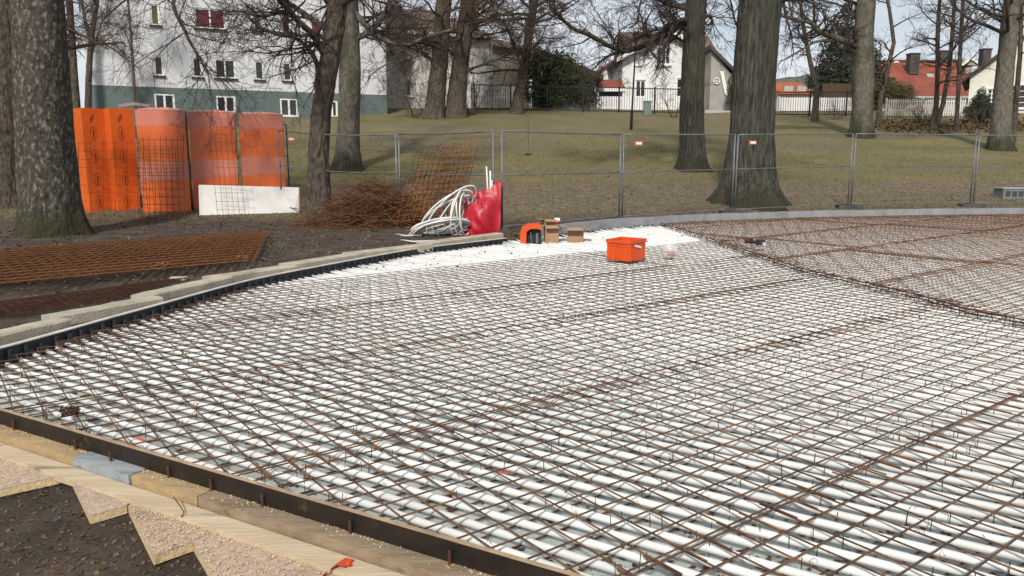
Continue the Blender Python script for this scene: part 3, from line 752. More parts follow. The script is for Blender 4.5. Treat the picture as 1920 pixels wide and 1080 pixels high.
# ================================================================== FENCE
def fence_panel(P, Q, lab, wires=True, sag=0, sign=False):
    P, Q = Vector(P), Vector(Q); d = (Q-P); ln = d.xy.length; u = Vector((d.x, d.y, 0)).normalized()
    P = P+u*.05; Q = Q-u*.05; d = Q-P
    root = thing('mesh_fence', lab, 'fence', P, 'temporary mesh fence panels along the lawn')
    for q in (P, Q): MB().tube([q, q+Vector((0, 0, 2.0))], .021, 8).build('post', 'galv', root, True)
    for h in (2.0, 1.14, .12):
        K = 9; MB().tube([P+d*(i/(K-1))+Vector((0, 0, h-sag*math.sin(math.pi*i/(K-1)))) for i in range(K)], .017 if h > 1.9 else .0125, 6).build('rail', 'galv', root, True)
    if wires:
        mb = MB(); n = int(d.length/.105)
        for i in range(1, n):
            q = P+d*(i/n); mb.tube([q+Vector((0, 0, .1)), q+Vector((0, 0, 1.99-sag*math.sin(math.pi*i/n)))], .0013, 3, False)
        for j in range(1, 9): mb.tube([P+Vector((0, 0, .12+j*.215)), P+d*.5+Vector((0, 0, .12+j*.215-sag)), Q+Vector((0, 0, .12+j*.215))], .0013, 3, False)
        mb.build('wire_mesh', 'galv', root, kind='stuff')
    if not sign: return root
    c_ = P+d*.12+Vector((0, 0, 1.80)); n_ = Vector((u.y, -u.x, 0))
    mb = MB(); mb.obox(c_+n_*.012, u, (-.11, .11), (-.045, .045), (0, .006)); t_ = mb.build('tag_plate', 'tag', root)
    MB().obox(c_+n_*.018, u, (-.07, .09), (-.025, .025), (0.0005, .003)).build('tag_print', 'tag_white', t_)
    return root
def foot(P, u, lab):
    root = thing('fence_foot', lab, 'fence foot', P, 'rubber feet under the fence posts')
    rz = math.atan2(u[1], u[0])
    MB().box(P+Vector((0, 0, .06)), (.70, .22, .12), rz).build('block', 'rubber', root); MB().box(P+Vector((0, 0, .135)), (.22, .16, .03), rz).build('collar', 'rubber', root)
FP = [(-.235, 15.4), (2.53, 18.0), (5.66, 19.75), (9.26, 21.2), (13.0, 21.85), (16.7, 22.1)]
FP = [Vector((x, y, tz(x, y, False)+.02)) for x, y in FP]
fl = ['directly right of the red tarp', 'left of the big oak trunk', 'across the big oak trunk', 'right of the big oak trunk', 'at the right picture edge']
for i, (a, b) in enumerate(zip(FP, FP[1:])): fence_panel(a, b, 'galvanised wire mesh fence panel ' + fl[i], sign=i in (1, 2))
LFP = [Vector((x, y, tz(x, y, False)+.02)) for x, y in ((-.34, 15.48), (-2.62, 17.9), (-5.85, 19.5))]
fence_panel(LFP[1], LFP[0], 'galvanised wire mesh fence panel ending behind the red tarp', sag=.02); fence_panel(LFP[2], LFP[1], 'sagging wire mesh fence panel behind the leaning rebar sheets', sag=.07, sign=True)
q0 = Vector((-6.0, 21.6, tz(-6, 21.6, False))); 
for i, (a, b) in enumerate((((-9.6, 21.3), (-6.1, 21.4)), ((-13.2, 21.3), (-9.7, 21.3)), ((-16.8, 21.3), (-13.3, 21.3)))):
    fence_panel(Vector((*a, tz(*a, False))), Vector((*b, tz(*b, False))), ['wire mesh fence panel behind the orange packs', 'wire mesh fence panel behind the lichen-covered trunk', 'wire mesh fence panel at the left picture edge'][i])
for i, q in enumerate(FP[:5]+LFP[1:]):
    u = Vector((.25, -1)) if i < 1 else Vector((1, .1)); foot(Vector((q.x, q.y, tz(q.x, q.y, False)-.01)), u, 'dark rubber foot under the fence post ' + ['beside the red tarp', 'behind the orange crate', 'in front of the big oak', 'right of the big oak', 'near the right picture edge', 'behind the pipe coil', 'behind the rebar pile'][i])
# red tarp, pipe coil
p = un(905, 441, .12); root = thing('red_tarp', 'bright red tarpaulin hung over the fence end beside the pipe coil', 'tarp', (p.x, p.y, .1)); NX, NZ = 26, 26; mb = MB()
c00 = aty(866, 441, 15.0); c10 = aty(938, 441, 15.05); c01 = aty(868, 368, 15.12); c11 = aty(940, 341, 15.2)
for side in (0, 1):
    k0 = len(mb.v)
    for j in range(NZ+1):
        for i in range(NX+1):
            u, v = i/NX, j/NZ
            q = (c00*(1-u)+c10*u)*(1-v)+(c01*(1-u)+c11*u)*v
            f = .035*noise.noise(Vector((u*3.1, v*2.2, 1)))+.02*noise.noise(Vector((u*6+v*4, v*3, 4)))
            b_ = .16*math.sin(math.pi*min(1, u*1.02))*math.sin(math.pi*min(1, v+.18))
            q = q+Vector((-.03*math.sin(v*7) if u < .5 else 0, -b_-f*2 if side == 0 else .1+f, .03*math.sin(u*9)*v)); mb.v.append(tuple(q))
    for j in range(NZ):
        for i in range(NX):
            a_ = k0+j*(NX+1)+i; fc = (a_, a_+1, a_+NX+2, a_+NX+1); mb.f.append(fc if side == 0 else fc[::-1])
K_ = (NX+1)*(NZ+1)
for i in range(NX):
    mb.f.append((NZ*(NX+1)+i, NZ*(NX+1)+i+1, K_+NZ*(NX+1)+i+1, K_+NZ*(NX+1)+i))
for j in range(NZ):
    for i in (0, NX): mb.f.append((j*(NX+1)+i, (j+1)*(NX+1)+i, K_+(j+1)*(NX+1)+i, K_+j*(NX+1)+i))
mb.build('cloth', 'tarp_red', root, True)
for i, (x0, y0, x1, y1) in enumerate(((915, 400, 912, 312), (919, 400, 919, 320), (923, 400, 922, 338))):
    a = aty(x0, y0, 15.16); b = aty(x1, y1, 15.2); tag(MB().tube([Vector((a.x, a.y, .15)), a, (a+b)/2+Vector((.01, 0, 0)), b], .017, 7).build('upright_pipe', 'pipe_white', smooth=True), 'white pipe end standing up behind the red tarp, %s' % ['the tallest', 'the middle one', 'the shortest'][i], 'pipe', 'pipe ends behind the tarp')
root = thing('pipe_coil', 'loosened coil of used white plastic pipe heaped beside the red tarp', 'pipe coil', tuple(un(830, 443, .12))); 
ctr = aty(835, 425, 14.9)
def loop(cx, cy, rx, ry, tilt, Y, n=36, a0=0, a1=2*math.pi, wob=.02):
    pts = []
    ph = rnd.uniform(0, 6)
    for i in range(n+1):
        t = a0+(a1-a0)*i/n; u = rx*math.cos(t); v = ry*math.sin(t)
        x = cx+u*math.cos(tilt)-v*math.sin(tilt); y = cy+u*math.sin(tilt)+v*math.cos(tilt)
        q = aty(x, y, Y+.25*math.sin(t)+wob*math.sin(3*t+ph)); q.z = max(q.z, .125); pts.append(q)
    return pts
for i in range(20):
    MB().tube(loop(823+rnd.uniform(-4, 6), 427+rnd.uniform(-4, 5), 52+rnd.uniform(-8, 4), 12+rnd.uniform(-4, 4), R(-14+rnd.uniform(-7, 7)), 14.95+rnd.uniform(-.15, .15)), .0155, 6, False).build('pipe_turn', 'pipe_white', root, True)
for (cx, cy, rx, ry, tl, a0, a1) in ((838, 398, 60, 24, -38, 0, 360), (842, 400, 58, 20, -30, 10, 330), (862, 398, 46, 14, -78, 0, 360), (858, 402, 40, 13, -84, 0, 360), (868, 396, 36, 12, -96, 0, 340), (835, 405, 55, 22, -33, 150, 350), (846, 394, 62, 22, -44, 0, 360), (850, 404, 52, 18, -55, 0, 360), (866, 400, 44, 15, -88, 0, 360), (872, 402, 40, 10, -92, 0, 360)):
    MB().tube(loop(cx, cy, rx, ry, R(tl), 14.9+rnd.uniform(-.1, .1), a0=R(a0), a1=R(a1)), .0155, 6, False).build('pipe_turn', 'pipe_white', root, True)
for pts in (((742, 439), (760, 442), (790, 441)), ((752, 450), (775, 453), (820, 451), (850, 446))):
    MB().tube([un(x, y, .13) for x, y in pts], .0155, 6).build('pipe_end', 'pipe_white', root, True)
mb = MB()
for i in range(7):
    c_ = aty(800+i*11, 436-i*3, 14.7); mb.tube([c_+Vector((0, -.05, -.02)), c_+Vector((.02, -.12, .15)), c_+Vector((.03, .1, .25))], .006, 5)
mb.build('tie', 'edge_white', root)

# ================================================================== INSULATION PACKS
def pack(pl, Yl, pr, Yr, top, dep, lab, kind, grp):
    a = ray(pl, 292); b = ray(pr, 292); A_ = Vector((a.x/a.y*Yl, Yl)); B_ = Vector((b.x/b.y*Yr, Yr)); u = (B_-A_).normalized(); W = (B_-A_).length
    zt = aty((pl+pr)/2, top, (Yl+Yr)/2).z; z0 = min(tz(*A_, False), tz(*B_, False))-.01; P = Vector((A_.x, A_.y, z0)); H = zt-z0
    root = thing('insulation_pack', lab, 'insulation', (A_.x+u.x*W/2, A_.y+u.y*W/2, z0), grp)
    nb = 4 if kind == 'foam' else 9
    for i in range(nb):      # boards of the stack, seen as upright slabs
        d0 = -dep*i/nb; d1 = -dep*(i+1)/nb+.004; j = rnd.uniform(-.006, .006)
        MB().obox(P, u, (j, W+j), (.01, H+(rnd.uniform(-.012, .0) if i else 0)), (d1, d0)).build('foam_board', 'orange_foam' if kind == 'foam' else 'wrapped', root)
    n_ = Vector((u.y, -u.x, 0))
    if kind == 'foam':
        mb = MB(); uv = W*.42
        def ell(zc, ru, rv, th):
            m_ = 20
            for i in range(m_):
                a0, a1 = 2*math.pi*i/m_, 2*math.pi*(i+1)/m_
                q = [P+Vector((u.x, u.y, 0))*(uv+r_*math.cos(t)*ru)+n_*.003+Vector((0, 0, zc+r_*math.sin(t)*rv)) for t, r_ in ((a0, 1), (a1, 1), (a1, 1-th), (a0, 1-th))]
                mb.quad(*q)
        for k_ in range(4):
            zc = H-.62-k_*.56
            ell(zc, .075, .17, .10); mb.obox(P, u, (uv-.012, uv+.02), (zc-.10, zc+.09), (.002, .004)); mb.obox(P, u, (uv-.02, uv+.02), (zc-.30, zc-.285), (.002, .004))
        for k_ in range(3): mb.obox(P, u, (uv-.05+k_*.035, uv-.03+k_*.035), (H-.36+k_*.05, H-.22+k_*.04), (.002, .004))
        mb.build('print', 'orange_print', root, kind='stuff')
    else:
        mb = MB(); e = .008
        mb.obox(P, u, (-e, W+e), (.05, H+e), (-dep-e, e)); mb.build('wrap_film', 'film_clear', root)
        for z_a, z_b in ((H-.40, H+.012), (.80, 1.28)):
            mb = MB(); e = .014; uu = Vector((u.x, u.y, 0))
            c4 = [P+uu*(-e)+n_*e, P+uu*(W+e)+n_*e, P+uu*(W+e)+n_*(-dep-e), P+uu*(-e)+n_*(-dep-e)]
            for i in range(4):
                q0, q1 = c4[i], c4[(i+1) % 4]; K = 14
                for k_ in range(K):
                    p0 = q0+(q1-q0)*(k_/K); p1 = q0+(q1-q0)*((k_+1)/K); zz = lambda t: .03*noise.noise(Vector((p0.x*2+t, i, z_a)))
                    mb.quad(p0+Vector((0, 0, z_a+.05*(k_/K))), p1+Vector((0, 0, z_a+.05*((k_+1)/K))), p1+Vector((0, 0, z_b)), p0+Vector((0, 0, z_b)))
            mb.build('wrap_band', 'film', root)
        mb = MB(); GX, GY = 14, 8; e = .012          # film puffed up over the top
        for j in range(GY+1):
            for i in range(GX+1):
                a_, b_ = i/GX, j/GY; bu = (max(0, math.sin(math.pi*a_))*max(0, math.sin(math.pi*b_)))**.45
                q_ = P+Vector((u.x, u.y, 0))*(a_*(W+2*e)-e)+n_*(e-b_*(dep+2*e)); mb.v.append((q_.x, q_.y, z0+H+.002+.075*bu+.03*bu*noise.noise(Vector((q_.x*5, q_.y*5, 2)))))
        for j in range(GY):
            for i in range(GX): mb.f.append((j*(GX+1)+i, j*(GX+1)+i+1, (j+1)*(GX+1)+i+1, (j+1)*(GX+1)+i))
        mb.build('wrap_top', 'film_top', root, True)
    return root
pg = 'orange insulation packs in a row'
pack(160, 19.3, 204, 19.75, 203, .62, 'unwrapped orange foam pack with dark print at the left end of the row', 'foam', pg)
pack(213, 19.45, 256, 19.85, 203, .62, 'second unwrapped orange foam pack beside the shrink-wrapped ones', 'foam', pg)
pack(260, 19.25, 351, 19.6, 206, .95, 'leftmost shrink-wrapped orange foam stack', 'wrap', pg)
pack(358, 19.75, 444, 20.1, 210, .95, 'middle shrink-wrapped orange foam stack behind the white panel', 'wrap', pg)
pack(452, 20.3, 533, 20.6, 214, .95, 'rightmost shrink-wrapped orange foam stack', 'wrap', pg)
a = aty(222, 196, 20.1); mb = MB()
for i in range(8):
    t = i/7; mb.v += [(a.x+t*.75, a.y+.05*math.sin(t*8), a.z+.05*math.sin(t*3.1)), (a.x+t*.75, a.y+.5+.05*math.sin(t*6), a.z+.02)]
mb.f += [(2*i, 2*i+2, 2*i+3, 2*i+1) for i in range(7)]
k_ = len(mb.v); mb.v += [(x, y, z-.07) for x, y, z in mb.v[:k_]]; mb.f += [(k_+2*i, k_+2*i+1, k_+2*i+3, k_+2*i+2) for i in range(7)]+[(2*i, k_+2*i, k_+2*i+2, 2*i+2) for i in range(7)]+[(0, 1, k_+1, k_), (14, k_+14, k_+15, 15)]
tag(mb.build('loose_foil', 'film'), 'crumpled plastic foil lying on top of the orange packs', 'foil')
# white panel leaning
q = [aty(373, 391, 18.95), aty(560, 391, 19.35), aty(560, 352, 19.55), aty(372, 347, 19.15)]
q[0].z = tz(q[0].x, q[0].y, False)+.01; q[1].z = tz(q[1].x, q[1].y, False)+.01
mb = MB(); t_ = Vector((.04, .14, .02)).normalized()*.05
mb.add([*q, *[v+t_ for v in q]], [(0, 1, 2, 3), (7, 6, 5, 4), (0, 4, 5, 1), (1, 5, 6, 2), (2, 6, 7, 3), (3, 7, 4, 0)])
tag(mb.build('white_board', 'white_panel'), 'long white foam board leaning against the wrapped orange stacks', 'board')
# leaning mesh scraps
def grid_sheet(name, lab, P, U, V, nu, nv, m, rad=.004, jit=.0, cat='mesh', group=None, bend=0):
    """mesh sheet spanned by vectors U and V from corner P"""
    root = thing(name, lab, cat, tuple(P), group); mb = MB(); P, U, V = Vector(P), Vector(U), Vector(V); n_ = U.cross(V).normalized()
    def pt(u, v): return P+U*u+V*v+n_*bend*math.sin(u*3.1)*math.sin(v*2.8+.4)
    for i in range(nu+1):
        s0 = -rnd.uniform(0, jit); s1 = 1+rnd.uniform(0, jit); mb.tube([pt(i/nu, s0+(s1-s0)*k_/4) for k_ in range(5)], rad, 4)
    for j in range(nv+1):
        s0 = -rnd.uniform(0, jit); s1 = 1+rnd.uniform(0, jit); mb.tube([pt(s0+(s1-s0)*k_/4, j/nv)+n_*rad for k_ in range(5)], rad, 4)
    mb.build('bars', m, root); return root
def lean(px0, px1, ybot, ytop, Yb, Yt, nu, nv, lab, m='rust_dark', slant=0, jit=.05, rad=.005, bend=0):
    a = aty(px0, ybot, Yb); b = aty(px1, ybot, Yb); c_ = aty(px0+slant, ytop, Yt); a.z = b.z = tz(a.x, a.y, False)+.01
    grid_sheet('mesh_offcut', lab, a, b-a, c_-a, nu, nv, m, rad, jit, group='rebar mesh offcuts leaning around the packs', bend=bend)
lean(147, 262, 396, 268, 18.6, 19.1, 5, 9, 'rusty mesh offcut leaning on the two unwrapped orange packs')
lean(258, 345, 394, 262, 18.4, 19.0, 8, 11, 'dense rusty mesh offcut leaning on the leftmost wrapped stack')
lean(265, 350, 394, 280, 18.2, 18.9, 7, 9, 'second rusty mesh offcut in front of the leftmost wrapped stack', slant=-8)
lean(408, 460, 392, 252, 18.5, 19.2, 5, 10, 'narrow rusty mesh offcut in front of the white panel', slant=-16)
lean(548, 572, 395, 347, 18.6, 19.1, 6, 3, 'slanted rusty mesh offcut at the right end of the white panel', 'rust_bright', slant=18)
# mesh sheets leaning behind the scrap pile
grp = 'rusty mesh sheets leaning in the scrap pile'
def pile_sheet(i, px, py, Y, U, V, nu, nv, m, lab):
    a = aty(px, py, Y); a.z = max(a.z, tz(a.x, a.y, False)+.02)
    grid_sheet('leaning_mesh_sheet', lab, a, U, V, nu, nv, m, .0075, .08, group=grp, bend=.05)
pile_sheet(0, 752, 405, 17.0, (1.0, .1, .0), (.25, .5, 1.25), 9, 9, 'rust_dark', 'leftmost rusty mesh sheet leaning over the scrap pile')
pile_sheet(1, 765, 400, 16.8, (1.1, .2, .1), (.32, .6, 1.35), 10, 10, 'rust_bright', 'bright rusty mesh sheet leaning in the middle of the scrap pile')
pile_sheet(2, 800, 405, 16.5, (.75, .1, .1), (.30, .5, 1.30), 7, 10, 'rust_dark', 'rightmost rusty mesh sheet leaning over the scrap pile')
pile_sheet(3, 745, 415, 16.6, (1.3, .3, .05), (.15, .6, .75), 11, 7, 'rust_bright', 'lower rusty mesh sheet leaning behind the pipe coil')
pile_sheet(5, 748, 408, 17.1, (1.2, .0, .1), (.42, .3, 1.0), 12, 9, 'rust_dark', 'dark rusty mesh sheet slanting behind the middle of the scrap pile')
pile_sheet(6, 775, 406, 16.7, (.95, .3, .0), (.10, .6, .95), 10, 8, 'rust_bright', 'short bright rusty mesh sheet low behind the pipe coil')
pile_sheet(7, 790, 398, 17.0, (.7, .0, .1), (.45, .4, 1.45), 7, 11, 'rust_bright', 'tallest thin rusty mesh sheet standing behind the scrap pile')
pile_sheet(4, 700, 415, 17.2, (1.5, -.2, .05), (.25, .4, .55), 12, 5, 'rust_dark', 'low rusty mesh sheet at the left of the leaning group')
# scrap pile
root = thing('rebar_scrap_pile', 'tangled heap of rusty rebar offcuts between the tree and the pipe coil', 'scrap pile', tuple(gp(700, 432))); mb = MB(); mb2 = MB()
c_ = gp(700, 425)
for i in range(1100):
    u = rnd.gauss(0, .46); v = rnd.gauss(0, .42); x = c_.x+u*1.45; y = c_.y+.3+v*.9
    hmax = max(.03, 1.0*(1-(u/1.0)**2-(v/1.3)**2)); z = tz(x, y, False)+rnd.uniform(0, hmax)
    ln = rnd.uniform(.25, 1.1); an = rnd.gauss(.1, .55); el = rnd.gauss(0, .38); d = Vector((math.cos(an)*math.cos(el), math.sin(an)*math.cos(el), math.sin(el)))*ln/2
    q = Vector((x, y, z)); p0, p1 = q-d, q+d
    for p_ in (p0, p1): p_.z = max(p_.z, tz(p_.x, p_.y, False)+.006)
    mid = (p0+p1)/2+Vector((rnd.gauss(0, .03), rnd.gauss(0, .03), rnd.gauss(0, .03)))
    (mb if rnd.random() < .72 else mb2).tube([p0, mid, p1], rnd.uniform(.004, .006), 4)
mb.build('dark_offcuts', 'rust_dark', root, kind='stuff'); mb2.build('bright_offcuts', 'rust_bright', root, kind='stuff')
# stacks of mesh on the ground, left
def flat_sheets(n, corners, z0, dz, lab, m, nu, nv, grp):
    for k_ in range(n):
        z = z0+k_*dz; P = [un(x+rnd.uniform(-6, 6)*(k_ > 0), y, z) for x, y in corners]
        j = Vector((rnd.uniform(-.06, .06), rnd.uniform(-.04, .04), 0))
        grid_sheet('flat_mesh_sheet', lab % ORD[k_], P[0]+j, P[1]-P[0], P[3]-P[0], nu, nv, m if k_ % 3 else 'rust_dark', .0045, .01, group=grp, bend=.008)
flat_sheets(9, ((-260, 556), (470, 488), (505, 452), (30, 466)), .135, .016, 'orange-rusty mesh sheet in the stack beside the lichen-covered trunk, %s from below', 'rust_bright', 30, 13, 'stacked mesh sheets on the left')
flat_sheets(2, ((-330, 640), (215, 562), (345, 532), (-60, 575)), .125, .014, 'dark rusty mesh sheet lying on the soil behind the kerb stones, %s from below', 'rust_dark', 26, 12, 'mesh sheets lying on the soil')

# ================================================================== BUILDINGS
def facade(mb, P, ux, W, z0, z1, holes, depth=.14):
    """wall with openings (u0,u1,v0,v1) in absolute z; returns nothing"""
    us = sorted({0, W, *[h[0] for h in holes], *[h[1] for h in holes]}); vs_ = sorted({z0, z1, *[h[2] for h in holes], *[h[3] for h in holes]})
    u3 = Vector((ux[0], ux[1], 0)); n = Vector((ux[1], -ux[0], 0)); P = Vector((P[0], P[1], 0))
    def pt(u, v, d=0): return P+u3*u+n*d+Vector((0, 0, v))
    for a, b in zip(us, us[1:]):
        for c_, d in zip(vs_, vs_[1:]):
            m_, k_ = (a+b)/2, (c_+d)/2
            if any(h[0] < m_ < h[1] and h[2] < k_ < h[3] for h in holes): continue
            mb.quad(pt(a, c_), pt(b, c_), pt(b, d), pt(a, d))
    for a, b, c_, d in holes:
        mb.quad(pt(a, c_), pt(b, c_), pt(b, c_, -depth), pt(a, c_, -depth)); mb.quad(pt(a, d, -depth), pt(b, d, -depth), pt(b, d), pt(a, d))
        mb.quad(pt(a, c_, -depth), pt(a, d, -depth), pt(a, d), pt(a, c_)); mb.quad(pt(b, c_), pt(b, d), pt(b, d, -depth), pt(b, c_, -depth))
def window(root, P, ux, h, cols=2, rows=1, pane='glass', sill=True, fr=.07, frm='frame_white', trim=0):
    a, b, c_, d = h; P = Vector((P[0], P[1], 0)); w_ = bpy.data.objects
    mb = MB(); D = (-.10, -.04)
    mb.obox(P, ux, (a, b), (c_, c_+fr), D); mb.obox(P, ux, (a, b), (d-fr, d), D)
    for i in range(cols+1):
        t = a+(b-a-fr)*i/cols; mb.obox(P, ux, (t, t+fr), (c_+fr, d-fr), D)
    for j in range(1, rows):
        t = c_+(d-c_)*j/rows; mb.obox(P, ux, (a+fr, b-fr), (t-.02, t+.02), (-.095, -.05))
    if trim:
        for (u, v) in (((a-trim, a-.001), (c_, d)), ((b+.001, b+trim), (c_, d)), ((a-trim, b+trim), (d+.001, d+trim*1.3))): mb.obox(P, ux, u, v, (0.002, .04))
    o = mb.build('window', frm, root)
    for i in range(cols):
        t0 = a+(b-a-fr)*i/cols+fr; t1 = a+(b-a-fr)*(i+1)/cols
        MB().obox(P, ux, (t0, t1), (c_+fr, d-fr), (-.09, -.075)).build('pane', pane, o)
    if sill: MB().obox(P, ux, (a-.10, b+.10), (c_-.09, c_-.01), (.003, .13)).build('sill', 'sill_dark' if sill == 2 else frm, o)
def uz(A_, ux, px, py):
    """where the pixel ray meets the vertical wall through A_ along ux: (u, z)"""
    d = ray(px, py); n = Vector((ux[1], -ux[0])); k_ = (A_[0]*n.x+A_[1]*n.y)/(d.x*n.x+d.y*n.y); p = Vector((d.x*k_, d.y*k_))
    return (p-Vector(A_)).dot(Vector(ux)), CAMZ+d.z*k_
def hole(A_, ux, x0, y0, x1, y1):
    u0, zt = uz(A_, ux, x0, y0); u1, zb = uz(A_, ux, x1, y1); _, zt2 = uz(A_, ux, x1, y0); _, zb2 = uz(A_, ux, x0, y1)
    return (u0, u1, (zb+zb2)/2, (zt+zt2)/2)
def wallbox(root, name, m, A_, ux, W, D, z0, z1, holes=(), depth=.14):
    mb = MB(); facade(mb, A_, ux, W, z0, z1, list(holes), depth)
    u3 = Vector(ux); n = Vector((ux[1], -ux[0])); a = Vector(A_); b = a+u3*W; c_ = b-n*D; d = a-n*D
    for p, q in ((b, c_), (c_, d), (d, a)): mb.quad((*p, z0), (*q, z0), (*q, z1), (*p, z1))
    # dark inside behind the openings
    o = mb.build(name, m, root)
    for h in holes: MB().obox((A_[0], A_[1], 0), ux, (h[0]-.05, h[1]+.05), (h[2]-.05, h[3]+.05), (-depth-.35, -depth-.01)).build('room', 'sill_dark', o)
    return o
# --- apartment building
A0 = Vector(aty(168, 200, 41.5).xy); B0 = Vector(aty(726, 200, 48.5).xy); ux = (B0-A0).normalized(); W = (B0-A0).length
zb = CAMZ+(292-165)/FPX*41.6
root = thing('apartment_building', 'white rendered apartment block with grey-green basement behind the left trees', 'building', (A0.x, A0.y, 3.3))
hb = [hole(A0, ux, *r) for r in ((288, 175, 329, 206), (404, 179, 443, 212), (524, 184, 560, 219), (612, 188, 634, 220))]
wallbox(root, 'basement', 'plaster_basement', A0, ux, W, 12, 2.8, zb, hb)
h1 = [hole(A0, ux, *r) for r in ((288, 106, 307, 142), (360, 109, 379, 145), (402, 111, 442, 147), (477, 114, 495, 149), (530, 117, 547, 151), (588, 119, 608, 153), (640, 122, 656, 155))]
h2 = [hole(A0, ux, *r) for r in ((281, 13, 300, 50), (364, 17, 423, 54), (474, 22, 491, 58), (527, 26, 545, 62), (582, 30, 603, 66), (640, 34, 660, 70))]
def wn(hs, zs=None):
    z0_ = sum(h[2] for h in hs)/len(hs); z1_ = sum(h[3] for h in hs)/len(hs)
    return [(h[0], h[1], z0_, z1_) for h in hs]
h1, h2, hb2 = wn(h1), wn(h2), hb
h3 = [(h[0], h[1], h[2]+2.85, h[3]+2.85) for h in h2]
o = wallbox(root, 'wall', 'plaster', A0, ux, W, 12, zb+.002, 14.6, h1+h2+h3)
for i, h in enumerate(hb): window(root, A0, ux, h, 2, 1, sill=False, fr=.11)
for i, h in enumerate(h1): window(root, A0, ux, h, 2 if i == 2 else 1, 1, pane='glass' if i else 'brick_dark', sill=2)
for i, h in enumerate(h2): window(root, A0, ux, h, 2 if i == 1 else 1, 1, pane='curtain' if i in (1, 3, 4) else ('blind' if i == 0 else 'glass'), sill=2)
for i, h in enumerate(h3): window(root, A0, ux, h, 2 if i == 1 else 1, 1, sill=2)
n2 = Vector((ux.y, -ux.x)); a, b = A0-ux*.5+n2*.5, A0+ux*(W+.5)+n2*.5; c_, d = b-n2*13, a-n2*13; m1, m2 = (a+d)/2, (b+c_)/2
mb = MB(); mb.quad((*a, 14.5), (*b, 14.5), (*m2, 18), (*m1, 18)); mb.quad((*c_, 14.5), (*d, 14.5), (*m1, 18), (*m2, 18)); mb.add([(*b, 14.5), (*c_, 14.5), (*m2, 18)], [(0, 1, 2)]); mb.add([(*d, 14.5), (*a, 14.5), (*m1, 18)], [(0, 1, 2)])
mb.build('roof', 'roof_brown', root)
# bay / chimney stack at the left corner of the block
p = aty(160, 60, 43); root2 = thing('neighbour_turret', 'grey slate-topped bay at the left corner of the apartment block', 'building', (p.x, p.y, 3.5))
MB().box((p.x, p.y+1, 6.4), (.8, .8, 5.8)).build('wall', 'boards_cream', root2); MB().box((p.x, p.y+1, 10.6), (1.0, 1.0, 2.6)).build('roof', 'roof_dark', root2)
# --- house behind, brown tiled roof
A1 = Vector(aty(716, 200, 53).xy); B1 = Vector(aty(992, 200, 57).xy); u1 = (B1-A1).normalized(); W1 = (B1-A1).length; n1 = Vector((u1.y, -u1.x))
root = thing('tiled_house', 'old pale house with brown tiled hip roof between the twin trunks', 'house', (A1.x, A1.y, 4.2))
ze = CAMZ+(292-72)/FPX*54
u_b = uz(A1, u1, 918, 150)[0]
h_ = [hole(A1, u1, 805, 105, 818, 140), hole(A1, u1, 760, 150, 772, 180)]
wallbox(root, 'wall', 'plaster_old', A1, u1, u_b, 9, 3.6, ze, h_)
for h in h_: window(root, A1, u1, h, 1, 2)
A1b = A1+u1*(u_b+.02)-n1*.1; wallbox(root, 'annex_wall', 'plaster_tan', A1b, u1, W1-u_b, 8, 3.6, ze-.7, [])
zr = CAMZ+(292-32)/FPX*58
a, b = A1-u1*.4+n1*.6, A1+u1*(u_b+.4)+n1*.6; c_, d = b-n1*10, a-n1*10; r0, r1 = (a+d)/2, (b+c_)/2-u1*3.2
mb = MB(); mb.quad((*a, ze-.1), (*b, ze-.1), (*r1, zr), (*r0, zr)); mb.quad((*c_, ze-.1), (*d, ze-.1), (*r0, zr), (*r1, zr)); mb.add([(*b, ze-.1), (*c_, ze-.1), (*r1, zr)], [(0, 1, 2)])
mb.add([(*d, ze-.1), (*a, ze-.1), (*r0, zr)], [(0, 1, 2)]); rf = mb.build('roof', 'roof_brown', root)
MB().obox((*(a), ze-.1), u1, (0, u_b+.8), (-.16, 0.01), (-.02, .06)).build('gutter', 'edge_white', rf)
a2, b2 = A1b+n1*.5, A1b+u1*(W1-u_b+.5)+n1*.5; mb = MB(); zz = ze-.75
mb.quad((*a2, zz), (*b2, zz), (*(b2-n1*5-u1*3), zz+1.5), (*(a2-n1*5), zz+1.5)); mb.add([(*b2, zz), (*(b2-n1*9), zz), (*(b2-n1*5-u1*3), zz+1.5)], [(0, 1, 2)]); mb.build('annex_roof', 'roof_brown', root)
p = aty(742, 22, 57); MB().box((p.x, p.y, p.z-.9), (.75, .75, 2.2)).build('chimney', 'brick_dark', rf); MB().box((p.x, p.y, p.z+.24), (.9, .9, .12)).build('chimney_cap', 'sill_dark', rf)
p = aty(868, 30, 57); MB().box((p.x, p.y, p.z-.9), (.6, .6, 2.0)).build('chimney', 'plaster_tan', rf)
p = aty(922, 160, 54.2); MB().tube([(p.x, p.y-.2, 4), (p.x, p.y-.2, ze-.2)], .06, 6).build('downpipe', 'roof_pale', root)
# --- low house with brown roof behind the ivy
p0 = aty(1075, 122, 60); p1 = aty(1130, 141, 58); root = thing('brown_roofed_shed', 'low brick shed with a sloping brown roof under the ivy', 'shed', (p0.x-1, 60, 4.6))
mb = MB(); pl = [(p0.x-3, p0.z+1.0), (p1.x, p1.z), (p1.x, p1.z-.35), (p0.x-3, p0.z+.6)]
vs_ = [(x, y, z) for y in (57.5, 63) for x, z in pl]; mb.add(vs_, [(0, 3, 2, 1), (4, 5, 6, 7), (0, 1, 5, 4), (1, 2, 6, 5), (2, 3, 7, 6), (3, 0, 4, 7)]); mb.build('roof', 'roof_brown', root)
MB().box(((p0.x-3+p1.x-.6)/2, 60.5, 6.0), (p1.x-.6-p0.x+3, 5, 3.0)).build('wall', 'brick_dark', root)
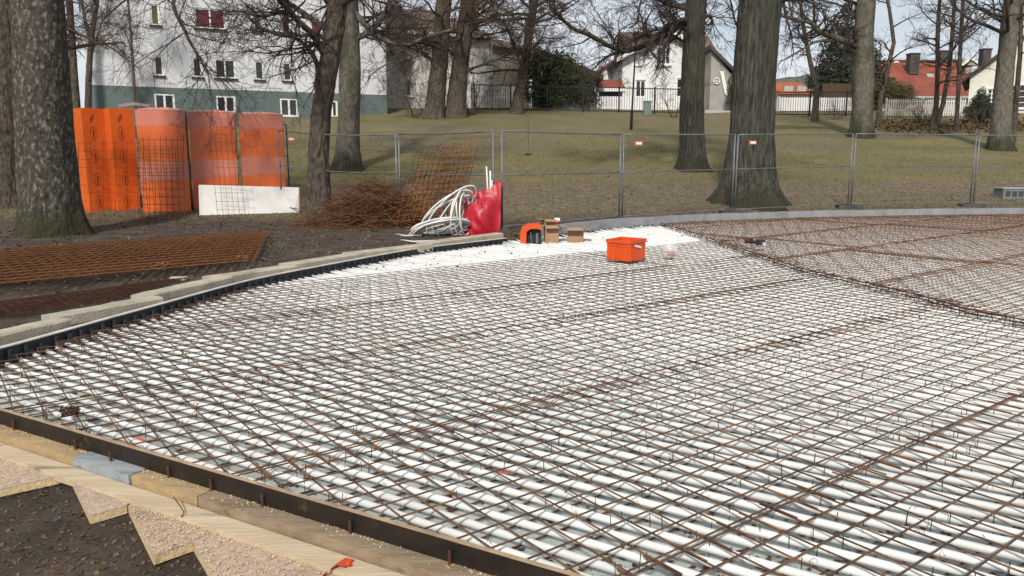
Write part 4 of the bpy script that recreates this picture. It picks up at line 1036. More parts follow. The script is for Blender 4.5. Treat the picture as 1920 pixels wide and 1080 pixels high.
# --- garage
a = aty(1118, 165, 59); b = aty(1172, 165, 59); root = thing('garage', 'small garage with bright red tiled roof beside the villa', 'garage', (a.x, 59, 4.7))
zt = aty(1140, 148, 61).z
mb = MB(); mb.quad((a.x, 58.7, a.z), (b.x, 58.7, a.z), (b.x, 61.5, zt), (a.x, 61.5, zt)); mb.quad((a.x, 58.7, a.z-.06), (a.x, 61.5, zt-.06), (b.x, 61.5, zt-.06), (b.x, 58.7, a.z-.06)); mb.build('roof', 'roof_red', root)
MB().box(((a.x+b.x)/2, 58.75, a.z-.14), (b.x-a.x, .1, .25)).build('beam', 'frame_white', root); MB().box(((a.x+b.x)/2, 61, (a.z+4.4)/2), (b.x-a.x-.2, 1, a.z-4.6)).build('back_wall', 'sill_dark', root)
for x in (a.x+.1, b.x-.1): MB().box((x, 59.2, (a.z+4.3)/2), (.2, .8, a.z-4.6)).build('pillar', 'boards_white', root)
# --- villa
YV = 62; A2 = Vector((aty(1166, 180, YV).x, YV)); B2 = Vector((aty(1334, 180, YV).x, YV)); uV = Vector((1, 0)); WV = B2.x-A2.x
root = thing('white_villa', 'white timber villa with a wide gable and tall windows', 'house', (A2.x, YV, 4.7))
zev = aty(1166, 108, YV).z; zpk = aty(1250, 66, YV).z
hv = [hole(A2, uV, *r) for r in ((1232, 90, 1256, 121), (1192, 150, 1210, 182), (1269, 147, 1290, 182), (1192, 108, 1200, 122))]
wallbox(root, 'wall', 'boards_white', A2, uV, WV, 8, 4.4, zev, [h for h in hv if h[3] < zev])
mb = MB(); xm = A2.x+WV/2
hg = hv[0]
mb.add([(A2.x, YV, zev+.002), (B2.x, YV, zev+.002), (xm, YV, zpk)], [(0, 1, 2)]); mb.build('gable', 'boards_white', root); mb = MB(); mb.add([(A2.x, YV+8, zev), (xm, YV+8, zpk), (B2.x, YV+8, zev)], [(0, 1, 2)]); mb.build('gable', 'boards_white', root)
for h in hv:
    if h[3] < zev: window(root, A2, uV, h, 2, 2, trim=.14, fr=.08)
if hg[3] >= zev: window(root, A2-Vector((0, .12)), uV, hg, 3, 2, trim=.14, fr=.07)
mb = MB(); o_ = .7
for s in (-1, 1):
    e = Vector((xm+s*(WV/2+.5), 0, zev-.35)); t_ = Vector((xm, 0, zpk+.12))
    q = [(e.x, YV-o_, e.z), (t_.x, YV-o_, t_.z), (t_.x, YV+8.5, t_.z), (e.x, YV+8.5, e.z)]; q2 = [(x, y, z+.16) for x, y, z in q]
    mb.add(q+q2, [(0, 1, 2, 3), (7, 6, 5, 4), (0, 4, 5, 1), (1, 5, 6, 2), (2, 6, 7, 3), (3, 7, 4, 0)])
rf = mb.build('roof', 'roof_brown', root)
for s in (-1, 1):
    mb = MB(); e = Vector((xm+s*(WV/2+.55), 0, zev-.42)); t_ = Vector((xm, 0, zpk+.10)); q = [(e.x, YV-o_-.06, e.z), (t_.x, YV-o_-.06, t_.z), (t_.x, YV-o_-.06, t_.z+.30), (e.x, YV-o_-.06, e.z+.30)]
    mb.add(q+[(x, y+.05, z) for x, y, z in q], [(0, 1, 2, 3), (7, 6, 5, 4), (0, 4, 5, 1), (1, 5, 6, 2), (2, 6, 7, 3), (3, 7, 4, 0)]); mb.build('bargeboard', 'frame_white', rf)
# main roof behind the gable
a = aty(1170, 95, 66); b = aty(1337, 95, 66); t0 = aty(1172, 70, 70).z
mb = MB(); mb.quad((a.x, 65, a.z), (b.x, 65, a.z), (b.x, 69, t0+.3), (a.x, 69, t0+.3)); mb.quad((b.x, 73, a.z), (a.x, 73, a.z), (a.x, 69, t0+.3), (b.x, 69, t0+.3)); mb.add([(b.x, 65, a.z), (b.x, 73, a.z), (b.x, 69, t0+.3)], [(0, 1, 2)]); mb.add([(a.x, 73, a.z), (a.x, 65, a.z), (a.x, 69, t0+.3)], [(0, 1, 2)]); mb.build('main_roof', 'roof_brown', root)
# left wing, right wing
a = aty(1128, 120, 68); b = aty(1168, 120, 68); zt = aty(1168, 104, 68).z
mb = MB(); mb.add([(a.x, 68, 4.5), (b.x, 68, 4.5), (b.x, 68, zt), (a.x, 68, a.z-.5), (a.x, 72, 4.5), (b.x, 72, 4.5), (b.x, 72, zt), (a.x, 72, a.z-.5)], [(0, 1, 2, 3), (7, 6, 5, 4), (0, 3, 7, 4), (3, 2, 6, 7), (1, 5, 6, 2)]); mb.build('side_wing', 'boards_white', root)
mb = MB(); mb.add([(a.x-.4, 67.6, a.z-.7), (b.x, 67.6, zt+.05), (b.x, 72, zt+.05), (a.x-.4, 72, a.z-.7)]+[(a.x-.4, 67.6, a.z-.5), (b.x, 67.6, zt+.25), (b.x, 72, zt+.25), (a.x-.4, 72, a.z-.5)], [(0, 1, 2, 3), (7, 6, 5, 4), (0, 4, 5, 1), (1, 5, 6, 2), (2, 6, 7, 3), (3, 7, 4, 0)]); mb.build('wing_roof', 'roof_pink', root)
a = aty(1330, 200, 60); b = aty(1372, 200, 60); za = aty(1335, 95, 60).z; zc = aty(1380, 142, 60).z
mb = MB(); mb.add([(a.x, 60, 4.5), (b.x, 60, 4.5), (b.x, 60, zc), (a.x, 60, za), (a.x, 66, 4.5), (b.x, 66, 4.5), (b.x, 66, zc), (a.x, 66, za)], [(0, 1, 2, 3), (7, 6, 5, 4), (0, 3, 7, 4), (3, 2, 6, 7), (1, 5, 6, 2)]); wg = mb.build('right_wing', 'boards_greybrown', root)
mb = MB(); e = [(a.x-.2, 59.6, za+.1), (b.x+.5, 59.6, zc-.25), (b.x+.5, 66, zc-.25), (a.x-.2, 66, za+.1)]; mb.add(e+[(x, y, z+.3) for x, y, z in e], [(3, 2, 1, 0), (4, 5, 6, 7), (0, 1, 5, 4), (1, 2, 6, 5), (2, 3, 7, 6), (3, 0, 4, 7)]); mb.build('wing_roof', 'roof_dark', root)
p = aty(1344, 152, 59.9); mb = MB(); mb.tube([(p.x+.22*math.cos(t*.3307), p.y, p.z+.22*math.sin(t*.3307)) for t in range(20)], .04, 5, False); mb.box((p.x, p.y, p.z), (.04, .03, .4)); mb.box((p.x, p.y-.005, p.z), (.4, .03, .04)); mb.build('round_window', 'frame_white', wg)
mb = MB(); q = [aty(1350, 133, 59.85), aty(1357, 133, 59.85), aty(1366, 185, 59.85), aty(1359, 175, 59.85)]; mb.add([*q, *[v+Vector((0, .08, 0)) for v in q]], [(0, 3, 2, 1), (4, 5, 6, 7), (0, 4, 7, 3), (1, 2, 6, 5)]); mb.build('white_trim', 'frame_white', wg)
structure(MB().prism([tuple(gp(1322, 212).xy), tuple(gp(1372, 211).xy), (aty(1368, 200, 60).x, 59), (aty(1340, 192, 60).x, 59)], 4.3, 4.75).build('driveway', 'asphalt_pale'))
# --- orange roof house, brown fence
a = aty(1455, 180, 78); b = aty(1532, 180, 78); root = thing('orange_roof_house', 'distant low house with orange tiled roof right of the oak', 'house', (a.x, 78, 5))
zt = aty(1500, 152, 82).z; zb_ = aty(1500, 176, 78).z
mb = MB(); mb.quad((a.x, 78, zb_), (b.x, 78, zb_), (b.x, 83, zt), (a.x, 83, zt)); mb.quad((b.x, 88, zb_), (a.x, 88, zb_), (a.x, 83, zt), (b.x, 83, zt)); mb.build('roof', 'roof_orange', root)
wallbox(root, 'wall', 'boards_cream', (a.x+.3, 78.4), Vector((1, 0)), b.x-a.x-.6, 9, 4.5, zb_+.05)
for px in (1478, 1502):
    q = aty(px, 168, 79.3); MB().box((q.x, 79.4, q.z), (.9, .5, .7)).build('dormer', 'roof_pale', root)
# --- red roof house
YR = 74; a = aty(1650, 180, YR); b = aty(1842, 180, YR); root = thing('red_roof_house', 'long house with large red tiled roof and dark chimneys', 'house', (a.x, YR, 5))
zt = aty(1740, 117, YR+6).z; zb_ = aty(1740, 181, YR).z
mb = MB(); q = [(a.x-.5, YR-.5, zb_), (b.x+.5, YR-.5, zb_), (b.x+.5, YR+6, zt), (a.x+1.0, YR+6, zt)]; mb.add(q, [(0, 1, 2, 3)]); mb.quad((b.x+.5, YR+12, zb_), (a.x-.5, YR+12, zb_), (a.x+1, YR+6, zt), (b.x+.5, YR+6, zt)); mb.add([(a.x-.5, YR+12, zb_), (a.x-.5, YR-.5, zb_), (a.x+1, YR+6, zt)], [(0, 1, 2)]); rf = mb.build('roof', 'roof_red', root)
wallbox(root, 'wall', 'plaster_tan', (a.x, YR), Vector((1, 0)), b.x-a.x, 11, 4.5, zb_+.02, [])
mb = MB(); mb.obox((a.x-.5, YR-.5, 0), Vector((1, 0)), (0, b.x-a.x+1), (zb_-.2, zb_), (0, .12)); mb.build('gutter', 'roof_pale', rf)
for px, py, w_, h, y_ in ((1711, 121, .9, 1.9, 3.8), (1768, 108, .9, 1.1, 6.3), (1846, 112, .8, 1.9, 5.5)):
    q = aty(px, py, YR+y_); ch = MB().box((q.x, q.y, q.z), (w_, w_, h)).build('chimney', 'roof_dark', rf); MB().box((q.x, q.y, q.z+h/2+.05), (w_*1.15, w_*1.15, .1)).build('chimney_cap', 'sill_dark', ch)
q = aty(1745, 144, YR+3.2); MB().box((q.x, q.y-.05, q.z), (.65, .06, .85), 0, R(-45)).build('skylight', 'roof_pale', rf)
root = thing('grey_roof_house', 'pale roof and small white gables rising behind the red roof', 'house', (aty(1740, 117, 92).x, 92, 6))
a = aty(1655, 122, 92); b = aty(1842, 122, 92); MB().box(((a.x+b.x)/2, 96, a.z-2.4), (b.x-a.x, 4, 6.2)).build('wall', 'plaster_tan', root)
z1 = aty(1740, 112, 94).z; mb = MB(); mb.quad((a.x, 93.5, a.z+.72), (b.x, 93.5, a.z+.72), (b.x, 96, z1+.4), (a.x, 96, z1+.4)); mb.quad((b.x, 98.5, a.z+.72), (a.x, 98.5, a.z+.72), (a.x, 96, z1+.4), (b.x, 96, z1+.4)); mb.build('roof', 'roof_pale', root)
for x0, x1, yt in ((1662, 1698, 116), (1802, 1838, 110)):
    l_, r_, t_ = aty(x0, yt+12, 91), aty(x1, yt+12, 91), aty((x0+x1)/2, yt, 91)
    MB().add([l_, r_, t_, l_+Vector((0, 3, 0)), r_+Vector((0, 3, 0)), t_+Vector((0, 3, 0))], [(0, 1, 2), (0, 2, 5, 3), (1, 4, 5, 2)]) or None
    mb = MB(); mb.add([l_, r_, t_, l_+Vector((0, 3, 0)), r_+Vector((0, 3, 0)), t_+Vector((0, 3, 0))], [(0, 1, 2), (0, 2, 5, 3), (1, 4, 5, 2), (3, 5, 4)]); gb = mb.build('gable', 'boards_greybrown', root)
    for s_, e_ in ((l_, t_), (r_, t_)): MB().tube([s_+Vector((0, -.1, 0)), e_+Vector((0, -.1, 0))], .16, 4).build('bargeboard', 'frame_white', gb)
# --- cream cottage at right
YC = 57; A3 = Vector((aty(1816, 180, YC).x, YC)); uC = Vector((.85, -.52)).normalized(); root = thing('cream_cottage', 'cream timber house with arched window at the right picture edge', 'house', (A3.x, YC, 4.4))
zl = aty(1816, 145, YC).z; WC = 8.4; zp = zl+3.4
hc = [hole(A3, uC, 1898, 160, 1922, 203), hole(A3, uC, 1852, 167, 1866, 200)]
wallbox(root, 'wall', 'boards_cream', A3, uC, WC, 9, 3.6, zl, hc)
for h in hc: window(root, A3, uC, h, 2, 4, trim=.12, fr=.06)
n3 = Vector((uC.y, -uC.x)); pk = A3+uC*(WC/2); e_ = A3+uC*WC; mb = MB(); mb.add([(*A3, zl+.002), (*e_, zl+.002), (*pk, zp)], [(0, 1, 2)]); mb.build('gable', 'boards_cream', root)
for s, (e0) in ((0, A3-uC*.5), (1, e_+uC*.5)):
    p0 = Vector((*(e0+n3*.4), zl-.38)); p1 = Vector((*(pk+n3*.4), zp+.05)); p2 = Vector((*(pk-n3*9.2), zp+.05)); p3 = Vector((*(e0-n3*9.2), zl-.38)); up = Vector((0, 0, .22)); q = [p0, p1, p2, p3]
    MB().add([], []) ; mb = MB(); mb.add([*q, *[v+up for v in q]], [(0, 1, 2, 3), (7, 6, 5, 4), (0, 4, 5, 1), (1, 5, 6, 2), (2, 6, 7, 3), (3, 7, 4, 0)]); mb.build('roof', 'roof_dark', root)

# --- garden fences
def pickets(name, lab, P, Q, h, sp, w_, m, base=.08, rails=(.25, .85), th=.02):
    P, Q = Vector(P), Vector(Q); d = Q-P; n = int(d.xy.length/sp); u = Vector((d.x, d.y, 0)).normalized()
    root = thing(name, lab, 'fence', tuple(P)); mb = MB()
    for i in range(n+1):
        q = P+d*(i/n); mb.obox((q.x, q.y, q.z), u, (-w_/2, w_/2), (base, h+rnd.uniform(-.01, .01)), (0, th))
    mb.build('pickets', m, root, kind='stuff')
    for r_ in rails: 
        mb = MB(); q = [P+Vector((0, 0, r_*h)), Q+Vector((0, 0, r_*h))]; n_ = Vector((u.y, -u.x, 0)); mb.add([q[0]-n_*.04, q[1]-n_*.04, q[1]-n_*.004, q[0]-n_*.004]+[v+Vector((0, 0, .06)) for v in (q[0]-n_*.04, q[1]-n_*.04, q[1]-n_*.004, q[0]-n_*.004)], [(0, 3, 2, 1), (4, 5, 6, 7), (0, 1, 5, 4), (1, 2, 6, 5), (2, 3, 7, 6), (3, 0, 4, 7)]); mb.build('rail', m, root)
    for i in range(0, n+1, max(1, int(2.4/sp))):
        q = P+d*(i/n); MB().obox((q.x, q.y, q.z), u, (-.05, .05), (0, h+.08), (-.12, -.045)).build('post', m, root)
    return root
def gy(px, Y): 
    d = ray(px, 292); x = d.x/d.y*Y; return Vector((x, Y, tz(x, Y, False)))
pickets('iron_fence', 'black iron railing in front of the villa garden', gy(890, 51.5), gy(1300, 52.5), 1.68, .17, .022, 'ironwork', rails=(.06, .95))
a, b = gy(978, 55.5), gy(1300, 56); a.z = b.z = 4.72; pickets('white_picket_fence', 'white board fence behind the black iron railing', a, b, 1.05, .15, .115, 'frame_white')
pickets('pale_board_fence', 'weathered white board fence left of the ivy', gy(886, 52.3), gy(976, 53), 1.55, .14, .11, 'plaster_old')
pickets('iron_fence', 'black iron railing right of the big oak', gy(1445, 52.5), gy(1604, 52.5), 1.62, .16, .022, 'ironwork', rails=(.06, .95))
a, b = gy(1455, 56), gy(1625, 56); pickets('white_picket_fence', 'white picket fence below the orange roof', a, b, 1.0, .15, .10, 'frame_white')
a, b = gy(1535, 58), gy(1640, 58); pickets('brown_board_fence', 'tall brown board fence under the dark spruce', a, b, 2.0, .13, .126, 'wood_brown')
pickets('grey_picket_fence', 'old grey-white picket fence below the red roof', gy(1655, 52), gy(1800, 52), 1.15, .15, .09, 'plaster_old')
# small far things
p = gp(1183, 243); root = thing('street_lamp', 'thin black lamp post on the lawn in front of the villa', 'lamp post', tuple(p))
MB().tube([p, p+Vector((.03, 0, 1.0))], .075, 8).build('base', 'lamp_black', root); MB().tube([p+Vector((.03, 0, 1.0)), p+Vector((.14, 0, 4.4))], [.05, .04], 8).build('pole', 'lamp_black', root)
MB().tube([p+Vector((.14, 0, 4.4)), p+Vector((.14, 0, 4.5)), p+Vector((.14, 0, 4.85)), p+Vector((.14, 0, 4.95))], [.06, .16, .20, .05], 10).build('lantern', 'lamp_black', root)
a = gy(1211, 51); root = thing('utility_cabinet', 'grey-green utility cabinet at the iron railing', 'cabinet', tuple(a)); MB().box(a+Vector((0, 0, .42)), (.48, .35, .84)).build('body', 'cabinet', root); MB().box(a+Vector((0, 0, .86)), (.54, .42, .06)).build('lid', 'cabinet', root)
p = gp(1900, 372); root = thing('ground_box', 'low grey-green metal box on the lawn at the right edge', 'box', tuple(p)); MB().box((p.x+.15, p.y+.25, p.z+.14), (.95, .5, .30)).build('body', 'cabinet', root); MB().box((p.x+.15, p.y+.25, p.z+.305), (1.0, .55, .03)).build('lid', 'roof_pale', root)
for k_ in range(4): MB().box((p.x-.18+k_*.2, p.y-.006, p.z+.14), (.14, .012, .16)).build('louvre', 'sill_dark', root)
a = gy(1262, 50.5); root = thing('white_stump_marker', 'small white marker post beside the bare shrub', 'post', tuple(a+Vector((.9, 0, 0)))); MB().box(a+Vector((.9, 0, .22)), (.12, .1, .5)).build('post', 'frame_white', root); MB().box(a+Vector((.9, 0, .49)), (.16, .14, .04)).build('cap', 'frame_white', root)

# ================================================================== TREES
def rv(): return Vector((rnd.gauss(0, 1), rnd.gauss(0, 1), rnd.gauss(0, 1)))
def grow(mb, p, d, L, r, lvl, maxl, trop, wander=.18, kids=(8, 7, 6), rmin=.0035):
    n = max(3, int(L/[.5, .4, .28, .2, .2][lvl])); pts = [p]; rs = [r]; st = L/n; dirs = [d]
    for i in range(n):
        d = (d+rv()*wander+Vector((0, 0, trop))).normalized(); p = p+d*st; pts.append(p); rs.append(max(rmin, r*(1-.8*(i+1)/n))); dirs.append(d)
    mb.tube(pts, rs, 6 if r > .05 else (4 if r > .02 else 3), False)
    if lvl >= maxl: return
    k_ = max(2, int(kids[lvl]*rnd.uniform(.75, 1.25)))
    for j in range(k_):
        t = rnd.uniform(.18, 1) if lvl else rnd.uniform(.15, 1); i = min(n, int(t*n)); f = t*n-int(t*n)
        q = pts[i] if i == n else pts[i]+(pts[i+1]-pts[i])*f
        a = dirs[i].orthogonal().normalized(); a.rotate(Matrix.Rotation(rnd.uniform(0, 6.283), 3, dirs[i])); ang = rnd.uniform(.45, 1.05)
        nd = (dirs[i]*math.cos(ang)+a*math.sin(ang)).normalized()
        grow(mb, q, nd, L*rnd.uniform(.32, .55)*(1.15-.5*t), max(rmin, rs[i]*rnd.uniform(.42, .62)), lvl+1, maxl, trop*.6-(.03 if lvl else 0), wander*1.15, kids, rmin)
def trunk_mesh(mb, pts, rs, ridges, flare, sides=40, lob=0., seed=0, amp=.05, zs=1.1):
    """tapered trunk with bark relief and root flare"""
    n = len(pts); dense = []
    for i in range(n-1):
        K = 14
        for k_ in range(K): t = k_/K; dense.append((pts[i]+(pts[i+1]-pts[i])*t, rs[i]+(rs[i+1]-rs[i])*t))
    dense.append((pts[-1], rs[-1])); z0 = pts[0].z; k0 = len(mb.v)
    for p, r in dense:
        h = max(0, p.z-z0-.16); fl = flare*math.exp(-h/.30)+flare*.35*math.exp(-h/.9)
        for j in range(sides):
            a = 2*math.pi*j/sides; ca, sa = math.cos(a), math.sin(a)
            rel = amp*(.6-1.9*abs(noise.noise(Vector((ca*ridges, sa*ridges, h*zs+seed)))))+amp*.7*noise.noise(Vector((ca*ridges*2.3, sa*ridges*2.3, h*zs*2.5+seed)))+lob*noise.noise(Vector((ca*1.2, sa*1.2, h*.5+seed*3)))
            root_ = fl*(.55+.75*max(0, noise.noise(Vector((ca*2.4, sa*2.4, seed+7)))*2+.3))
            rr = r*(1+rel+root_); mb.v.append((p.x+ca*rr, p.y+sa*rr, p.z))
    for i in range(len(dense)-1):
        for j in range(sides): mb.f.append((k0+i*sides+j, k0+i*sides+(j+1) % sides, k0+(i+1)*sides+(j+1) % sides, k0+(i+1)*sides+j))
def tree(name, lab, Y, px, bark, twig='twig', ztop=13, ridges=5, flare=.5, limbs=(), nl=10, zl=(3.5, 10), Ll=(2.5, 4.5), maxl=3, kids=(8, 7, 6), trop=.05, group='bare trees in the park', lob=.06, amp=.05, bias=None, rmin=.0035, sides=40, zs=1.1):
    """px: (x, y, width) of the trunk from the base up, pixels at depth Y; limbs: pixel polylines (x, y, dY) with start width"""
    pts = [aty(x, y, Y) for x, y, _ in px]; rs = [w_/2/FPX*Y for _, _, w_ in px]
    b = pts[0].copy(); b.z = tz(b.x, b.y, False)-.34; pts[0] = b
    dd = (pts[-1]-pts[-2]).normalized()
    while pts[-1].z < ztop:
        pts.append(pts[-1]+(dd+rv()*.06).normalized()*1.2); rs.append(rs[-1]*.86)
    root = thing(name, lab, 'tree', (b.x, b.y, b.z+.32), group); mb = MB(); trunk_mesh(mb, pts, rs, ridges, flare, sides, lob, rnd.uniform(0, 50), amp, zs); tr = mb.build('trunk', bark, root, True)
    tw = MB()
    def at_z(z):
        for i in range(len(pts)-1):
            if pts[i].z <= z <= pts[i+1].z:
                t = (z-pts[i].z)/(pts[i+1].z-pts[i].z); return pts[i]+(pts[i+1]-pts[i])*t, rs[i]+(rs[i+1]-rs[i])*t
        return pts[-1], rs[-1]
    for lp, w0, w1 in limbs:
        L_ = [aty(x, y, Y+dy) for x, y, dy in lp]; n = len(L_); R_ = [(w0+(w1-w0)*i/(n-1))/2/FPX*Y for i in range(n)]
        D_ = []; RR = []
        for i in range(n-1):
            for k_ in range(4):
                t = k_/4; a_ = L_[max(i-1, 0)]; b_ = L_[i]; c_ = L_[i+1]; d_ = L_[min(i+2, n-1)]
                q = .5*((2*b_)+(c_-a_)*t+(2*a_-5*b_+4*c_-d_)*t*t+(3*b_-a_-3*c_+d_)*t**3); D_.append(q); RR.append(R_[i]+(R_[i+1]-R_[i])*t)
        D_.append(L_[-1]); RR.append(R_[-1])
        mb = MB(); mb.tube(D_, RR, 8); mb.build('limb', bark, root, True)
        for j in range(int(len(D_)*1.3)):
            i = rnd.randrange(2, len(D_)); dr = (D_[i]-D_[i-1]).normalized(); a_ = rv().normalized(); nd = (dr*.7+a_*.9).normalized()
            grow(tw, D_[i], nd, rnd.uniform(.8, 2.2), max(.01, RR[i]*.45), 1, maxl, trop*.4-.01, .2, kids, rmin)
    for j in range(nl):
        z = rnd.uniform(*zl); q, r = at_z(z); an = rnd.uniform(0, 6.283) if bias is None else rnd.gauss(bias, 1.1)
        el = rnd.uniform(.1, .7); nd = Vector((math.cos(an)*math.cos(el), math.sin(an)*math.cos(el), math.sin(el)))
        grow(tw, q, nd, rnd.uniform(*Ll), min(r*.45, .09), 0, maxl, trop, .16, kids, rmin)
    # crown above
    if ztop > 6:
        for j in range(5):
            an = rnd.uniform(0, 6.283); nd = Vector((math.cos(an)*.6, math.sin(an)*.6, .8)); grow(tw, pts[-1], nd.normalized(), 3.5, rs[-1]*.55, 0, 2, .03, .15, (6, 5, 4), .006)
    tw.build('crown', twig, root, True)
    return root
# lichen-covered trunk, left foreground
tree('lichen_tree', 'thick grey lichen-spotted trunk at the left foreground', 15.2, [(100, 452, 104), (94, 400, 96), (88, 300, 93), (82, 200, 90), (75, 100, 87), (70, 0, 82)], 'bark_lichen', 'twig', 12, 5, .40, nl=8, zl=(4.6, 9), Ll=(3, 5), bias=.2, lob=.10, amp=.035, zs=2, sides=90)
tree('dark_tree', 'dark trunk at the left picture edge behind the lichen-spotted one', 20.5, [(8, 352, 64), (8, 250, 56), (10, 100, 50), (8, 0, 48)], 'bark', 'twig_brown', 12, 3, .3, nl=6, zl=(4, 9), bias=0)
tree('slim_tree', 'slim dark trunk left of the apartment block', 40, [(144, 215, 13), (138, 120, 12), (130, 0, 11)], 'bark', ztop=13, nl=9, zl=(6, 13), Ll=(2, 3.5), maxl=2, sides=16)
tree('forked_tree', 'forked slender trunk at the corner of the apartment block', 39, [(160, 215, 12), (166, 150, 11), (170, 80, 9), (182, 0, 8)], 'bark', ztop=13, nl=10, zl=(6, 13), Ll=(2, 4), maxl=3, bias=0, sides=16, limbs=[([(170, 80, 0), (160, 40, .3), (152, 0, .5)], 7, 5), ([(172, 78, 0), (200, 85, -.5), (230, 105, -1), (262, 130, -1.5)], 4, 2)])
tree('thin_sapling', 'thin upright stem in front of the white apartment wall', 36, [(253, 222, 5), (251, 150, 5), (246, 70, 4.5), (240, 0, 4)], 'bark', ztop=11, nl=8, zl=(5.5, 11), Ll=(1.5, 3), maxl=2, flare=.1, sides=10, limbs=[([(249, 105, 0), (232, 55, .3), (205, 42, .5), (185, 44, .6)], 3, 1.5)])
# leaning scaly tree in front of the straight one
tree('leaning_tree', 'leaning trunk with scaly bark behind the rebar scrap pile', 19.0, [(598, 416, 44), (598, 360, 39), (597, 290, 36), (601, 220, 34), (610, 160, 34), (622, 90, 34), (630, 30, 33), (634, 0, 32)], 'bark', 'twig', 11, 6, .35, amp=.12, zs=2.2, sides=72, nl=9, zl=(4.0, 9), Ll=(2, 4), bias=3.0,
     limbs=[([(612, 110, 0), (590, 70, -.4), (565, 45, -.8), (540, 20, -1.2), (520, -20, -1.6)], 14, 8), ([(606, 150, 0), (585, 100, -.3), (555, 72, -.5), (520, 65, -.8), (480, 50, -1.0)], 10, 4), ([(628, 0, 0), (540, -70, -.5), (430, -70, -1), (328, -10, -1.4), (348, 60, -1.4), (366, 95, -1.4), (390, 136, -1.5)], 9, 4), ([(540, 20, -1.2), (490, 30, -1.4), (440, 20, -1.6), (400, 35, -1.8)], 6, 2), ([(620, -40, 0), (520, -60, .8), (400, -40, 1.2), (270, -20, 1.5), (200, 30, 1.8)], 7, 3)])
tree('straight_tree', 'straight smooth trunk with spreading limbs behind the leaning tree', 26.5, [(652, 326, 56), (653, 280, 42), (655, 200, 38), (656, 120, 38), (652, 40, 40), (650, 0, 40)], 'bark_grey', 'twig', 13, 3, .40, nl=9, zl=(5, 11), Ll=(2.5, 4.5),
     limbs=[([(660, 20, 0), (690, 50, -.4), (715, 72, -.8), (760, 84, -1.2), (800, 70, -1.6), (850, 55, -2)], 13, 5), ([(668, 72, 0), (690, 62, -.3), (710, 40, -.5), (735, 12, -.8), (745, -20, -1)], 11, 8), ([(775, 84, -1.3), (780, 105, -1.3), (760, 112, -1.5), (725, 120, -1.8), (690, 145, -2)], 5, 1.5), ([(640, 90, 0), (600, 68, .5), (560, 66, .8), (510, 60, 1), (460, 55, 1.3)], 9, 3)])
# twin trunks by the tiled house
tree('ivy_trunk_tree', 'left of the twin dark trunks in front of the tiled house', 46, [(806, 226, 46), (815, 200, 34), (824, 120, 30), (829, 40, 28), (832, 0, 27)], 'bark', 'twig_brown', 14, 6, .22, nl=10, zl=(6, 13), Ll=(2.5, 5), kids=(9, 8, 6), trop=-.02, rmin=.007, amp=.08)
tree('twin_tree', 'right of the twin dark trunks in front of the tiled house', 46.5, [(852, 226, 42), (855, 195, 34), (862, 130, 30), (872, 50, 28), (878, 0, 27)], 'bark', 'twig_brown', 14, 6, .22, nl=18, zl=(6, 13), Ll=(3, 6), bias=0, kids=(10, 8, 6), trop=-.02, rmin=.006, amp=.08, limbs=[([(868, 80, 0), (895, 45, -.5), (930, 38, -.8), (975, 44, -1), (1020, 70, -1.2), (1060, 70, -1.5)], 6, 2)])
tree('slanting_tree', 'slanting dark trunk leaning right beside the ivy', 49, [(966, 214, 24), (976, 160, 18), (990, 80, 15), (1002, 0, 14)], 'bark', 'twig', 14, 5, .3, nl=24, zl=(6.5, 13), Ll=(3, 5.5), kids=(10, 8, 6), rmin=.006, sides=20)
# tree with the long limb toward the villa
tree('limbed_tree', 'mossy trunk with a long limb reaching left in front of the villa', 27.8, [(1298, 316, 58), (1298, 280, 44), (1296, 200, 42), (1300, 120, 40), (1302, 50, 37), (1306, 0, 36)], 'bark_oak', 'twig', 13, 5, .34, sides=64, nl=10, zl=(6, 11), Ll=(3, 5), kids=(10, 9, 7), rmin=.0042, lob=.12,
     limbs=[([(1296, 35, 0), (1265, 45, -.3), (1235, 65, -.6), (1205, 85, -.9), (1175, 95, -1.2), (1150, 90, -1.5), (1110, 68, -1.9), (1070, 50, -2.2), (1035, 15, -2.5)], 13, 5), ([(1292, 52, 0), (1275, 50, .2), (1262, 60, .3), (1250, 62, .4)], 10, 5), ([(1165, 96, -1.3), (1135, 108, -1.5), (1118, 125, -1.6)], 6, 2), ([(1296, 8, 0), (1275, 10, .3), (1252, 4, .5), (1246, -20, .6)], 9, 6), ([(1318, 35, 0), (1330, 30, .2), (1336, 42, .3), (1326, 48, .4)], 7, 3), ([(1240, 0, 0), (1205, -5, 0), (1195, 40, -.2), (1180, 52, -.4)], 4, 2)])
tree('big_oak', 'massive furrowed oak trunk standing behind the fence', 21.9, [(1404, 374, 108), (1406, 330, 88), (1409, 250, 76), (1413, 150, 74), (1420, 60, 72), (1426, 0, 72)], 'bark_oak', 'twig', 12, 9, .46, amp=.075, zs=.45, nl=7, zl=(6, 10), Ll=(3, 5), sides=130, lob=.05, limbs=[([(1448, 6, 0), (1475, -2, -.3), (1510, -6, -.6)], 12, 8), ([(1390, 65, .3), (1378, 40, .2), (1372, 10, 0), (1362, -20, -.1)], 4, 3)])
tree('pale_tree', 'pale grey trunk with a heavy limb to the left beside the spruce', 40.6, [(1617, 250, 42), (1617, 200, 36), (1618, 130, 38), (1620, 60, 33), (1624, 0, 32)], 'bark_grey', 'twig', 14, 3, .25, nl=6, zl=(8, 12), Ll=(2.5, 4), rmin=.0055,
     limbs=[([(1612, 88, 0), (1590, 80, -.4), (1560, 68, -.8), (1535, 58, -1.1), (1520, 42, -1.3), (1495, 38, -1.5), (1465, 28, -1.8)], 13, 6), ([(1560, 76, -.8), (1530, 78, -1), (1505, 92, -1.2), (1465, 115, -1.5)], 6, 2), ([(1608, 105, 0), (1598, 95, -.3), (1585, 85, -.5)], 7, 5)])
